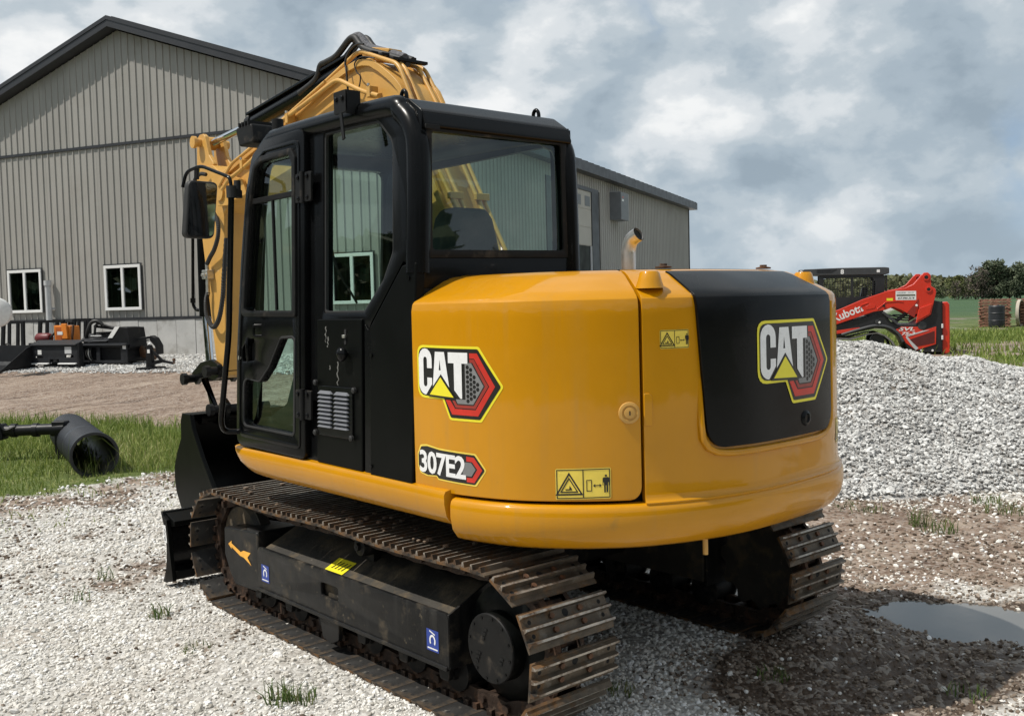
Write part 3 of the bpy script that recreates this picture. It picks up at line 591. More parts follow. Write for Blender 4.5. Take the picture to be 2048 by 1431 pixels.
MB().box(-.1, -.03, .0, LS, .0, .46).build('side_foundation', CON, BLD)
# ================================================================ EXCAVATOR (local frame = world; +Y forward, +X right)
EX = thing('excavator', 'yellow and black crawler excavator with cab, parked on the white gravel', 'excavator')
# ---- plan curve of the upper body
_pc = [(-1.06, .90), (-1.062, .3), (-1.066, -.4), (-1.066, -.92), (-1.035, -1.15), (-.97, -1.335), (-.87, -1.48), (-.75, -1.605), (-.61, -1.705), (-.42, -1.79), (-.2, -1.845), (0, -1.86),
       (.25, -1.85), (.5, -1.815), (.7, -1.735), (.85, -1.62), (.97, -1.43), (1.045, -1.18), (1.066, -.9), (1.062, .2), (1.06, .9)]
_pp = smooth_path([(a, b, 0) for a, b in _pc], 10); _ss = [0.0]
for a, b in zip(_pp, _pp[1:]): _ss.append(_ss[-1] + (b - a).length)
_px = np.array([p.x for p in _pp]); _py = np.array([p.y for p in _pp]); _ss = np.array(_ss)
def pc(s, off=0.0):
    x, y = np.interp(s, _ss, _px), np.interp(s, _ss, _py); h = .03
    tx, ty = np.interp(s + h, _ss, _px) - np.interp(s - h, _ss, _px), np.interp(s + h, _ss, _py) - np.interp(s - h, _ss, _py)
    l = math.hypot(tx, ty) or 1
    return float(x - ty / l * off), float(y + tx / l * off)
def sof(x, y): return float(_ss[np.argmin((_px - x) ** 2 + (_py - y) ** 2)])
PZ = [.95, 1.70, 1.728, 1.742, 1.765, 1.822, 1.838, 1.846]; PO = [.022, .026, .032, .044, .085, .195, .24, .30]
def boff(z): return float(np.interp(z, PZ, PO))
def bsurf(s, z, w=0.0):
    x, y = pc(s, boff(z) - w); return (x, y, z)
def lin(a, b, n): return [a + (b - a) * i / (n - 1) for i in range(n)]
sA, sJ, sD, sE = sof(-1.066, -.795), sof(-1.05, -1.03), sof(-.62, -1.70), sof(1.066, -.80)
# black inner shell added to make the panel gaps dark
mb = MB(); mb.grid([[(*pc(s, .085), z) for s in lin(sA + .02, sE, 60)] for z in (.86, 1.2, 1.72)]); mb.build('gap_shade_shell', BLKM, EX)
# left engine door: wraps round the corner
zr = [.964, .99, 1.1, 1.25, 1.4, 1.55, 1.66] + PZ[1:]
def shell(s0, s1, zs, n, cr=.0):
    rows = []
    for z in zs:
        k = 0.0
        if cr and z < zs[0] + cr: q = 1 - (z - zs[0]) / cr; k = cr * (1 - math.sqrt(max(0, 1 - q * q)))
        rows.append([bsurf(s, z) for s in lin(s0, s1 - k, n)])
    return rows
zd = [.964, .969, .975, .984, .996, 1.014] + zr[2:]
door = MB().grid(shell(sA, sD - .006, zd, 44, .05)).build('engine_door', YEL, EX, smooth=28, solid=.03, bevel=.005)
# counterweight with hood
fil = [[(*pc(s, o), z) for s in lin(sD + .006, sE, 90)] for o, z in ((.004, .9535), (.010, .957), (.016, .964), (.0195, .974))]
mb = MB(); mb.grid(fil + shell(sD + .006, sE, zr[1:], 90)); cw = mb.build('counterweight', YEL, EX, smooth=28, solid=.04, bevel=.005)
top = [bsurf(s, PZ[-1]) for s in lin(sA, sE, 80)]
mb = MB(); mb.add([(x, y, z + .001) for x, y, z in top] + [(0.75, -.795, 1.85), (-.75, -.795, 1.85)], [tuple(range(82))[::-1]])
mb.build('hood_top', YEL, EX, bevel=0)
mb = MB(); mb.add([(-1.03, -.80, .97), (1.03, -.80, .97), (1.03, -.80, 1.72), (.75, -.80, 1.84), (-.75, -.80, 1.84), (-1.0, -.80, 1.72)], [(0, 1, 2, 3, 4, 5)]); mb.build('hood_front', BLKM, EX)
# rounded ledge of the counterweight
prof = [(.06, .9515), (.03, .952), (.013, .948), (.003, .939), (-.002, .922), (-.003, .875), (.008, .825), (.036, .788), (.085, .768), (.17, .761)]
mb = MB(); ss = lin(sJ + .008, sE - .1, 90); mb.grid([[(*pc(s, o), z) for s in ss] for o, z in prof]); mb.add([(*pc(ss[0], o), z) for o, z in prof], [tuple(range(len(prof)))])
mb.build('counterweight_ledge', YEL, EX, smooth=50)
# side skirts (left with an upswept nose, right plain)
prof = [(.10, .979), (.03, .981), (.008, .976), (.0, .962), (.0, .925), (.01, .875), (.035, .842), (.08, .828), (.16, .824)]
def skirt(flip):
    mb = MB(); rows = []
    ys = [.892, .888, .875, .85, .81, .76, .70, .60] + lin(.5, -1.02, 22)
    for y in ys:
        k = min(1, max(.12, (1 - math.exp(-(.9 - y) / .075)))); tip = .03 * math.exp(-(.892 - y) / .02)
        rows.append([(-(1.071 - o - tip) * flip, y, .982 - (.982 - z) * k + (.012 if y > .2 else .012 * (y + 1.02) / 1.22) * (1 if z > .9 else .6)) for o, z in prof])
    mb.grid(rows); mb.add(rows[-1], [tuple(range(len(prof)))]); mb.add(rows[0], [tuple(range(len(prof)))[::-1]])
    return mb
skirt(1).build('side_skirt', YEL, EX, smooth=45); skirt(-1).build('side_skirt', YEL, EX, smooth=45)
mb = MB().prism([(pc(s, .22)) for s in lin(.12, _ss[-1] - .12, 60)], .80, .955, 'z'); mb.build('deck', BLKM, EX)
# black rear grille panel with its yellow lip
sL, sR = sof(-.375, -1.80), sof(.475, -1.82)
zs = [1.142, 1.147, 1.156, 1.17, 1.19, 1.22, 1.3, 1.45, 1.6] + PZ[1:7]
rows = []
for z in zs:
    q = max(0, 1 - (z - 1.142) / .085); k = .085 * (1 - math.sqrt(max(0, 1 - q * q)))
    a = sL - .05 * max(0, (z - 1.2) / .64); rows.append([bsurf(s, z, .017) for s in lin(a + k, sR - k, 36)])
MB().grid(rows).build('rear_panel', BLK, EX, smooth=28, solid=.022, bevel=.006)
lip = [bsurf(sL - .02, z, w_) for z, w_ in ((1.42, -.012), (1.32, -.004), (1.24, .003))] + [bsurf(sL + q[0], q[1], .006) for q in ((-.015, 1.18), (.01, 1.145), (.05, 1.125), (.1, 1.118))]
lip += [bsurf(s, 1.115, .008) for s in lin(sL + .15, sR - .15, 16)] + [bsurf(sR + q[0], q[1], .006) for q in ((-.1, 1.118), (-.05, 1.125), (-.01, 1.145), (.015, 1.18), (.018, 1.3), (.018, 1.5), (.018, 1.70))]
MB().tube(lip, .014, 8).build('panel_lip', YEL, EX, smooth=60)
# lock on the panel, lock on the door
def on(s, z, w=0.0): return Vector(bsurf(s, z, w))
def nrm(s, z):
    a = pc(s, 0); b = pc(s, -.1); return Vector((b[0] - a[0], b[1] - a[1], 0)).normalized()
s_ = sof(.22, -1.85); MB().lathe([(.0, .02), (.016, .02), (.02, .026), (.03, .024), (.034, .017)][::-1], on(s_, 1.21), nrm(s_, 1.2), 20).build('panel_latch', BLK, EX, smooth=50)
s_ = sof(-.665, -1.665); lk = MB().lathe([(.042, .0), (.040, .006), (.03, .008), (.027, .004), (.022, .003), (.021, .009), (.012, .011), (.0, .011)], on(s_, 1.298), nrm(s_, 1.3), 22).build('door_lock', YELD, EX, smooth=40)
MB().bar(on(s_, 1.290, .0115), on(s_, 1.306, .0115), .004, .003).build('keyhole', HOLE_BLK, lk)
# hand-hold notch beside the door seam
mb = MB(); s1_ = sD + .022
mb.prism(rnd([(-.016, 0), (.02, 0), (.02, .11), (.008, .125), (-.016, .125)], .012), 0, 1, fn=lambda u, v, a: bsurf(s1_ + u, 1.245 + v, .007 * a - .002)); mb.build('hand_hold', YEL, EX, bevel=.004)
# lifting bosses, rusty lifting bolts on the hood
for x, y in ((-.53, -1.685), (.56, -1.66)):
    mb = MB(); mb.lathe([(.056, -.03), (.046, .0), (.039, .028), (.033, .035), (.0, .035)], (x, y + .035, 1.797), (0, 0, 1), 20); mb.build('lifting_boss', YEL, EX, smooth=40)
for x, y in ((-.27, -1.5), (.43, -1.5)):
    b_ = MB().lathe([(.034, 0), (.034, .006), (.02, .009), (.0, .009)], (x, y, 1.852), (0, 0, 1), 18).build('washer', RUST, EX)
    MB().lathe([(.016, 0), (.016, .012), (.0, .012)], (x, y, 1.858), (0, 0, 1), 6).build('lifting_bolt', RUST, EX, smooth=20)
# exhaust stack
pth = smooth_path([(-.15, -1.2, 1.82), (-.15, -1.2, 1.90), (-.149, -1.202, 1.95), (-.147, -1.218, 1.990), (-.143, -1.255, 2.012)], 5)
n_ = len(pth); ax = (pth[-1] - pth[-2]).normalized()
mb = MB(); mb.tube(pth, .032, 20, cap=False); mb.tube(pth[::-1], .029, 20, cap=False)
ex = mb.build('exhaust_pipe', EXH, EX, smooth=60)
MB().tube([pth[i] for i in range(n_ // 2, n_ - 1)], .0284, 16).build('exhaust_bore', HOLE_BLK, ex)
MB().cyl((-.29, -1.71, .70), (-.29, -1.71, .775), .011, n=10).build('drain_stub', YELD, EX)

# ---- decals
def lay(mesh2, mat, fn, name, parent): return MB().mesh2d(mesh2, fn).build(name, mat, parent, smooth=60)
def arc(cx, cy, r, a0, a1, n=6, ry=None): return [(cx + r * math.cos(R(a0 + (a1 - a0) * i / n)), cy + (ry or r) * math.sin(R(a0 + (a1 - a0) * i / n))) for i in range(n + 1)]
def cat_logo(parent, fn0, W):
    k = W / 1.6
    def put(loops, mat, lv, nm, par): return lay(fill2d([[(a * k, b * k) for a, b in lp] for lp in loops], step=.03), mat, lambda u, v, q: fn0(u, v, .0012 + lv * .0009), nm, par)
    out = rnd([(0, 0), (1.22, 0), (1.6, -.52), (1.24, -1), (.68, -1), (.54, -.73), (0, -.73)], [.14, .06, .05, .06, .06, .03, .16])
    inn = rnd([(.035, -.035), (1.20, -.035), (1.56, -.52), (1.22, -.965), (.70, -.965), (.565, -.695), (.035, -.695)], [.12, .05, .04, .05, .05, .03, .14])
    b = put([out], DYEL, 0, 'logo_decal', parent)
    put([inn], DBLACK, 1, 'decal_field', b)
    put([[(1.06, -.09), (1.19, -.09), (1.47, -.52), (1.19, -.92), (.73, -.92), (.61, -.73), (.70, -.73), (.79, -.84), (1.15, -.84), (1.38, -.52), (1.14, -.16), (1.06, -.16)]], DRED, 2, 'decal_chevron', b)
    put([[(1.06, -.17), (1.135, -.17), (1.365, -.52), (1.145, -.825), (.80, -.825), (.74, -.73), (.79, -.73), (.83, -.785), (1.12, -.785), (1.31, -.52), (1.11, -.215), (1.06, -.215)]], DRED2, 2, 'decal_chevron', b)
    grid = [(.98, -.22), (1.09, -.22), (1.29, -.52), (1.11, -.77), (.84, -.77), (.80, -.71), (.98, -.71)]
    def inside(x, y):
        c = False
        for i in range(len(grid)):
            (x0, y0), (x1, y1) = grid[i - 1], grid[i]
            if (y0 > y) != (y1 > y) and x < (x1 - x0) * (y - y0) / (y1 - y0) + x0: c = not c
        return c
    holes = []
    for i in range(12):
        for j in range(14):
            x, y = .80 + i * .056, -.79 + j * .064 + (i % 2) * .032
            if all(inside(x + dx, y + dy) for dx in (-.03, .03) for dy in (-.03, .03)): holes.append([(x + .030 * math.cos(R(60 * q)), y + .030 * math.sin(R(60 * q))) for q in range(6)])
    put([grid] + holes, DGREY, 2, 'decal_mesh', b)
    C = arc(.19, -.19, .145, 0, 180, 8) + arc(.19, -.535, .145, 180, 262, 5) + [(.20, -.68), (.335, -.53), (.335, -.445), (.23, -.445), (.23, -.53)] + arc(.19, -.53, .04, 0, -180, 6) + arc(.19, -.20, .04, 180, 0, 6) + [(.23, -.315), (.335, -.315)]
    put([C], DWHITE, 3, 'decal_letter', b)
    A = [(.41, -.085), (.60, -.085), (.69, -.56), (.525, -.385), (.35, -.56)]
    put([A, [(.485, -.335), (.505, -.19), (.525, -.335)]], DWHITE, 3, 'decal_letter', b)
    put([[(.675, -.085), (1.03, -.085), (1.03, -.23), (.925, -.23), (.925, -.70), (.895, -.70), (.785, -.59), (.785, -.23), (.675, -.23)]], DWHITE, 3, 'decal_letter', b)
    put([[(.235, -.70), (.52, -.395), (.82, -.72)]], DBLACK, 4, 'decal_field', b)
    put([[(.285, -.675), (.52, -.43), (.775, -.69)]], DYEL, 5, 'decal_triangle', b)
s0_ = sof(-1.066, -.823)
cat_logo(EX, lambda u, v, q: bsurf(s0_ - .008 + u, 1.563 + v - .015 * u, q), .475)
s1_ = sof(-.12, -1.855)
cat_logo(EX, lambda u, v, q: bsurf(s1_ + u, 1.628 + v, q + .018), .555)
# model number decal
def mdl(u, v, q): return bsurf(s0_ - .022 + u * 1.04, 1.142 + v - .03 * u, q)
n_out = rnd([(0, .01), (.03, .0), (.09, -.13), (.33, -.13), (.395, -.065), (.34, -.0), (.10, .005), (.08, .02), (.03, .025)], .012)
n_out = rnd([(0, -.03), (.02, .008), (.06, .014), (.14, .006), (.335, .004), (.385, -.058), (.335, -.126), (.13, -.124), (.12, -.112), (.06, -.118), (.015, -.11), (0, -.08)], .012)
d_ = lay(fill2d([n_out], step=.03), DWARN, lambda u, v, q: mdl(u, v, .0012), 'model_decal', EX)
lay(fill2d([[(a * .965 + .006, b * .9 - .006) for a, b in n_out]], step=.03), DBLACK, lambda u, v, q: mdl(u, v, .0022), 'decal_field', d_)
lay(fill2d([[(.29, -.01), (.327, -.012), (.366, -.058), (.327, -.112), (.29, -.112), (.29, -.094), (.318, -.094), (.342, -.058), (.318, -.03), (.29, -.03)]], step=.03), DRED, lambda u, v, q: mdl(u, v, .0032), 'decal_chevron', d_)
lay(fill2d([[(.27, -.034), (.313, -.034), (.334, -.058), (.313, -.088), (.27, -.088)]], step=.03), DGREY, lambda u, v, q: mdl(u, v, .003), 'decal_mesh', d_)
tx = text2d('307E2', .128, bold=.0035, step=.03, space=.93); wid = max(v[0] for v in tx[0])
lay(tx, DWHITE, lambda u, v, q: mdl(.012 + u * .275 / wid, v * .96 - .1, .0042), 'decal_number', d_)
# safety stickers
def person(k=1.0):
    return [[(0, .0), (.008, 0), (.008, .035), (.012, .035), (.012, 0), (.02, 0), (.02, .05), (.024, .05), (.024, .035), (.027, .035), (.027, .07), (.022, .075), (-.002, .075), (-.007, .07), (-.007, .035), (-.004, .035), (-.004, .05), (0, .05)], [(.010 + .006 * math.cos(a), .083 + .006 * math.sin(a)) for a in (R(40 * i) for i in range(9))]]
def sticker(fn, w_, h_, name='warning_sticker', mat=None, par=None):
    b = lay(fill2d([rnd([(0, 0), (w_, 0), (w_, h_), (0, h_)], .006)], step=.03), mat or DWARN, lambda u, v, q: fn(u, v, .0012), name, par or EX)
    def bl(loops): return lay(fill2d(loops, step=.03), DBLACK, lambda u, v, q: fn(u, v, .0022), 'pictogram', b)
    e = .03 * h_; m_ = w_ * .49
    bl([[(e, e), (w_ - e, e), (w_ - e, h_ - e), (e, h_ - e)], [(2 * e, 2 * e), (m_, 2 * e), (m_, h_ - 2 * e), (2 * e, h_ - 2 * e)], [(m_ + e, 2 * e), (w_ - 2 * e, 2 * e), (w_ - 2 * e, h_ - 2 * e), (m_ + e, h_ - 2 * e)]])
    T = lambda q: [(m_ * .5 + (a - .5) * h_ * .92 * q, h_ * .40 + b_ * h_ * .80 * q) for a, b_ in ((0, -.33), (1, -.33), (.5, .6))]
    bl([T(1.0), T(.8)[::-1]]); bl([T(.66), T(.52)[::-1]])
    bl([[(m_ * .36, h_ * .3), (m_ * .6, h_ * .3), (m_ * .6, h_ * .34), (m_ * .52, h_ * .45), (m_ * .5, h_ * .34), (m_ * .36, h_ * .34)]])
    k = h_ / .12; ox = m_ + .04 * k
    bl([[(m_ + h_ * .12, h_ * .25), (m_ + h_ * .3, h_ * .25), (m_ + h_ * .3, h_ * .62), (m_ + h_ * .12, h_ * .62)], [(m_ + h_ * .145, h_ * .275), (m_ + h_ * .275, h_ * .275), (m_ + h_ * .275, h_ * .595), (m_ + h_ * .145, h_ * .595)]])
    a0, a1, ay = m_ + h_ * .34, m_ + h_ * .62, h_ * .43
    bl([[(a0, ay), (a0 + .07 * h_, ay + .06 * h_), (a0 + .07 * h_, ay + .015 * h_), (a1 - .07 * h_, ay + .015 * h_), (a1 - .07 * h_, ay + .06 * h_), (a1, ay), (a1 - .07 * h_, ay - .06 * h_), (a1 - .07 * h_, ay - .015 * h_), (a0 + .07 * h_, ay - .015 * h_), (a0 + .07 * h_, ay - .06 * h_)]])
    for lp in person(): bl([[(m_ + h_ * .7 + a * h_ * 6.5, h_ * .2 + b_ * h_ * 6.5) for a, b_ in lp]])
    return b
s2_ = sof(-.885, -1.465); sticker(lambda u, v, q: bsurf(s2_ + u, .972 + v + .02 * u, q), .215, .118)
s3_ = sof(-.565, -1.725); sticker(lambda u, v, q: bsurf(s3_ + u, 1.535 + v, q), .125, .072)
s4_ = sof(.60, -1.785); sticker(lambda u, v, q: bsurf(s4_ + u, 1.055 + v, q), .13, .11); s5_ = sof(.70, -1.735); sticker(lambda u, v, q: bsurf(s5_ + u, 1.53 + v, q), .12, .08)

# ---- cab
def SX(z): return -1.052 + .04 * z
def fS(off=0.0): return lambda u, v, w_: (SX(v) - w_ - off, u, v)
XR = -.075
outer = rnd([(.855, .985), (.85, 1.5), (.80, 1.99), (.748, 2.27), (.68, 2.52), (.50, 2.625), (-.60, 2.625), (-.775, 2.50), (-.80, 1.95), (-.71, 1.905), (-.45, 1.65), (-.45, .985)], [.03, 0, 0, 0, .16, .12, .20, .12, .03, .02, .02, .01], 9)
win = rnd([(-.025, 2.555), (-.50, 2.545), (-.615, 2.44), (-.618, 1.955), (-.54, 1.83), (-.385, 1.695), (-.025, 1.695)], [.02, .08, .08, .05, .05, .02, .02])
dhole = rnd([(.79, 1.05), (.78, 1.5), (.735, 1.99), (.64, 2.46), (.5, 2.55), (.125, 2.55), (.125, 1.05)], [.05, 0, 0, .08, .08, .03, .05])
MB().mesh2d(fill2d([outer, win, dhole], .022, .006), fS()).build('cab_side_frame', BLK, EX, smooth=40)
MB().mesh2d(fill2d([win]), fS(-.012)).build('side_window', GLS, EX, smooth=0)
seal = [[(a, b) for a, b in win], [(-.28 + (a + .28) * .955, 2.1 + (b - 2.1) * .972) for a, b in win]]
MB().mesh2d(fill2d(seal, .006, .003), fS(.012)).build('window_seal', RUB, EX)
# roof, pillars
rp = rnd([(.665, 2.49), (.60, 2.60), (.47, 2.638), (.30, 2.648), (-.55, 2.636), (-.70, 2.60), (-.79, 2.54), (-.822, 2.465), (-.77, 2.465), (-.72, 2.50), (-.58, 2.545), (.5, 2.56), (.6, 2.49)], .07, 6)
MB().prism(rp, -.955, -.105, 'x').build('cab_roof', BLK, EX, bevel=.006, smooth=40)
def pillar(xf, name='cab_pillar', dz=0.0):
    pts = [(.80, 1.02), (.795, 1.5), (.745, 1.99), (.695, 2.27), (.645, 2.47), (.53, 2.575), (.36, 2.596), (-.52, 2.584), (-.66, 2.545), (-.745, 2.45), (-.765, 2.3), (-.765, 1.86)]
    p = smooth_path([(xf(z), y, z - (dz if z > 2.5 else 0)) for y, z in pts], 5)
    return MB().tube(p, .052, 14).build(name, BLK, EX, smooth=60)
pillar(lambda z: SX(z) - .003); pillar(lambda z: XR - .02 + .015 * (2.0 - z), dz=.035)
# side mullion behind the door
MB().prism(rnd([(.105, 1.0), (.01, 1.0), (.01, 2.60), (.105, 2.60)], .01), 0, .03, fn=lambda u, v, w_: (SX(v) - .012 - w_ * .4, u, v)).build('door_post', BLK, EX, bevel=.006)
# lower side panel, rear cover
lp = MB().prism(rnd([(.005, .99), (-.395, .985), (-.385, 1.672), (.005, 1.672)], .012), 0, .02, fn=lambda u, v, w_: (SX(v) - .022 - w_, u, v)).build('side_panel', BLKP, EX, bevel=.006)
MB().prism(rnd([(-.405, .985), (-.452, .98), (-.452, 1.65), (-.705, 1.915), (-.705, 1.90), (-.43, 1.62), (-.40, 1.65)], .004), 0, .01, fn=lambda u, v, w_: (SX(v) - .024 - w_, u, v)).build('panel_edge', BLK, EX, bevel=.003)
MB().prism(rnd([(-.462, .978), (-.785, .972), (-.806, 1.905), (-.705, 1.895), (-.462, 1.64)], .01), 0, .05, fn=lambda u, v, w_: (SX(v) + .005 - w_, u, v)).build('rear_side_cover', BLKP, EX, bevel=.008)
for y, z in ((-.475, 1.51), (-.475, 1.02), (-.76, 1.84)): MB().cyl((SX(z) - .043, y, z), (SX(z) - .052, y, z), .009, n=10).build('bolt', BLK, EX)
# louvred vent
vt = MB().prism(rnd([(-.02, 1.125), (-.325, 1.125), (-.325, 1.36), (-.02, 1.36)], .014), 0, .012, fn=lambda u, v, w_: (SX(v) - .040 - w_, u, v)).build('vent_cover', BLK, EX, bevel=.004)
VENT = pm('vent_grey', (.13, .135, .15), .45)
for c0 in (-.035, -.18):
    for i in range(9):
        z = 1.168 + i * .0195
        MB().add([(SX(z) - .053, c0, z), (SX(z) - .053, c0 - .125, z), (SX(z) - .053, c0 - .105, z + .0125), (SX(z) - .053, c0 - .01, z + .0125), (SX(z) - .068, c0 - .006, z - .001), (SX(z) - .068, c0 - .119, z - .001)],
                 [(0, 1, 2, 3), (4, 5, 2, 3), (0, 4, 3), (1, 2, 5), (0, 1, 5, 4)]).build('louvre', VENT, vt, smooth=0)
for y, z in ((-.005, 1.372), (-.345, 1.35), (-.005, 1.135), (-.325, 1.132)): MB().lathe([(.014, 0), (.014, .012), (.008, .016), (0, .016)], (SX(z) - .05, y, z), (-1, 0, 0), 10).build('bolt', RUB, EX, smooth=30)
MB().lathe([(.010, 0), (.010, .012), (.026, .018), (.034, .03), (.030, .044), (.014, .052), (0, .053)], (SX(1.51) - .04, -.268, 1.512), (-1, 0, 0), 16).build('knob', BLK, EX, smooth=50)
lt = MB().prism(rnd([(-.245, 1.555), (-.262, 1.555), (-.262, 1.625), (-.245, 1.625)], .007), 0, .004, fn=lambda u, v, w_: (SX(v) - .0415 - w_, u, v)).build('latch_slot', HOLE_BLK, EX)
MB().box(SX(1.6) - .056, SX(1.6) - .044, -.262, -.24, 1.585, 1.60).build('latch', ZINC, lt, bevel=.003)
# paint chips on the side panel
for k, (y, z, h_) in enumerate(((-.075, 1.60, .075), (-.095, 1.565, .05), (-.185, 1.42, .11), (-.115, 1.445, .02))):
    pts = [(y + random.uniform(-.004, .004) + .010 * math.sin(i * 2.1) * (1 - i / 8), z + h_ * (i / 8 - .5)) for i in range(9)]
    poly = [(a + .006 * random.random(), b) for a, b in pts] + [(a - .006 * random.random() - .002, b) for a, b in pts[::-1]]
    lay(fill2d([poly]), pm('bare_chip%d' % k, (.12, .12, .11), .6), lambda u, v, q: (SX(v) - .0428, u, v), 'paint_chip', lp)
# door
dout = rnd([(.825, 1.012), (.82, 1.5), (.77, 1.985), (.71, 2.34), (.64, 2.525), (.50, 2.588), (.105, 2.588), (.098, 1.0), (.16, 1.0)], [.06, 0, 0, .03, .07, .08, .06, .05, 0], 5)
gu = rnd([(.725, 1.725), (.70, 1.95), (.655, 2.25), (.60, 2.455), (.53, 2.485), (.235, 2.485), (.20, 2.44), (.195, 1.71), (.69, 1.715)], [.03, 0, 0, .05, .05, .02, .02, .02, .05], 5)
gl = rnd([(.225, 1.585), (.335, 1.58), (.46, 1.43), (.56, 1.352), (.735, 1.365), (.74, 1.115), (.20, 1.105), (.195, 1.57)], [.02, .03, .06, .06, .05, .04, .03, .02], 5)
hh = rnd([(.765, 1.445), (.765, 1.525), (.70, 1.575), (.62, 1.582), (.61, 1.455)], .02)
dr = MB().mesh2d(fill2d([dout, gu, gl, hh], .016, .006), fS(.038)).build('cab_door', BLK, EX, smooth=40)
rim = lambda lp, k, cy, cz: [[(cy + (a - cy) * k, cz + (b - cz) * (1 + (k - 1) * .6)) for a, b in lp], lp]
MB().mesh2d(fill2d([[(a, b) for a, b in rim(dout, .905, .46, 1.79)[0]], [(a, b) for a, b in rim(dout, .875, .46, 1.79)[0]]], .003, .003), fS(.06)).build('door_pressing', BLK, dr, smooth=40)
MB().mesh2d(fill2d(rim(gu, 1.09, .46, 2.1), .008, .005), fS(.058)).build('window_frame', BLKM, dr)
MB().mesh2d(fill2d(rim(gl, 1.04, .46, 1.34), .004, .003), fS(.056)).build('window_seal', RUB, dr)
MB().mesh2d(fill2d([gu]), fS(.036)).build('upper_window', GLS, dr, smooth=0); MB().mesh2d(fill2d([gl]), fS(.036)).build('lower_window', GLS, dr, smooth=0)
MB().prism([(.67, 2.275), (.67, 2.302), (.20, 2.302), (.20, 2.275)], 0, .02, fn=lambda u, v, w_: (SX(v) - .04 - w_, u, v)).build('window_bar', BLKM, dr, bevel=.003)
MB().box(SX(2) - .048, SX(2) - .036, .418, .432, 1.72, 2.28).build('window_bar', BLKM, dr)
MB().prism(hh, 0, .01, fn=lambda u, v, w_: (SX(v) + .0 - w_, u, v)).build('handle_recess', HOLE_BLK, dr)
MB().tube(bend_path([(SX(1.5) - .055, .70, 1.575), (SX(1.5) - .062, .69, 1.55), (SX(1.5) - .062, .69, 1.475), (SX(1.5) - .055, .70, 1.455)], .02), .010, 8).build('handle', BLK, dr, smooth=60)
MB().tube(bend_path([(SX(1.6) - .055, .54, 1.645), (SX(1.6) - .085, .575, 1.645), (SX(1.6) - .085, .575, 1.59), (SX(1.6) - .055, .54, 1.59)], .012), .007, 8).build('door_hook', BLK, dr, smooth=60)
MB().cyl((SX(1.5) - .058, .785, 1.47), (SX(1.5) - .066, .785, 1.47), .014, n=12).build('lock', ZINC, dr)
for z in (1.262, 2.305):
    h_ = MB().cyl((SX(z) - .075, .088, z - .075), (SX(z) - .072, .088, z + .075), .013, n=12).build('hinge', BLKM, EX, smooth=40)
    for a, b in ((.10, .165), (.015, .078)):
        MB().prism(rnd([(a, z - .07), (b, z - .07), (b, z + .07), (a, z + .07)], .01), 0, .012, fn=lambda u, v, w_: (SX(v) - .058 - w_, u, v)).build('hinge_leaf', BLKM, h_, bevel=.002)
        for dz in (-.05, .05): MB().lathe([(.011, 0), (.011, .006), (.006, .009), (0, .009)], (SX(z) - .07, (a + b) / 2, z + dz), (-1, 0, 0), 8).build('bolt', BLK, h_)
# rear window wall
fR = lambda y: (lambda u, v, w_: (u, y - w_, v))
ro = [(-.98, 1.80), (-.08, 1.80), (-.095, 2.53), (-.96, 2.53)]
rw = rnd([(-.945, 1.935), (-.135, 1.945), (-.14, 2.478), (-.93, 2.472)], .025)
rf = MB().mesh2d(fill2d([ro, rw], .015, .004), fR(-.775)).build('rear_window_frame', BLK, EX)
MB().mesh2d(fill2d([rw]), fR(-.778)).build('rear_window', GLS, EX, smooth=0)
MB().mesh2d(fill2d([[(-.955, 1.925), (-.125, 1.935), (-.13, 2.488), (-.94, 2.482)], rnd([(-.928, 1.955), (-.158, 1.965), (-.163, 2.46), (-.915, 2.455)], .02)], .003, .002), fR(-.795)).build('window_seal', BLKM, EX)
MB().box(-1.0, -.07, -.79, -.70, 1.0, 1.80).build('cab_back', BLKM, EX); MB().box(-.99, -.07, -.72, .82, .975, 1.03).build('cab_floor', BLKM, EX)
# right wall, front frame and glass
rwin = rnd([(.66, 1.42), (.60, 2.48), (-.65, 2.48), (-.65, 1.42)], .06)
MB().mesh2d(fill2d([[(.84, 1.0), (.80, 1.5), (.64, 2.55), (-.75, 2.55), (-.75, 1.0)], rwin], .015), lambda u, v, w_: (XR + w_, u, v)).build('cab_right_wall', BLKM, EX)
MB().mesh2d(fill2d([rwin]), lambda u, v, w_: (XR + w_, u, v)).build('right_window', GLSL, EX, smooth=0)
fwy = lambda z: .87 - .03 * (z - 1.0) - .075 * max(0, z - 1.5)
fo = [(-1.0, 1.0), (-.08, 1.0), (-.10, 2.55), (-.95, 2.55)]; fh = rnd([(-.93, 1.12), (-.15, 1.12), (-.16, 2.50), (-.90, 2.50)], .05)
MB().mesh2d(fill2d([fo, fh], .012), lambda u, v, w_: (u, fwy(v) - .05 - w_, v)).build('windscreen_frame', BLKM, EX)
MB().mesh2d(fill2d([fh]), lambda u, v, w_: (u, fwy(v) - .05 - w_, v)).build('windscreen', GLSL, EX, smooth=0)
MB().box(-.93, -.15, .80, .815, 1.60, 1.64).build('windscreen_bar', BLKM, EX)
MB().tube(smooth_path([(-.3, .80, 1.75), (-.45, .79, 2.0), (-.5, .76, 2.35)], 4), .008, 6).build('wiper', RUB, EX)
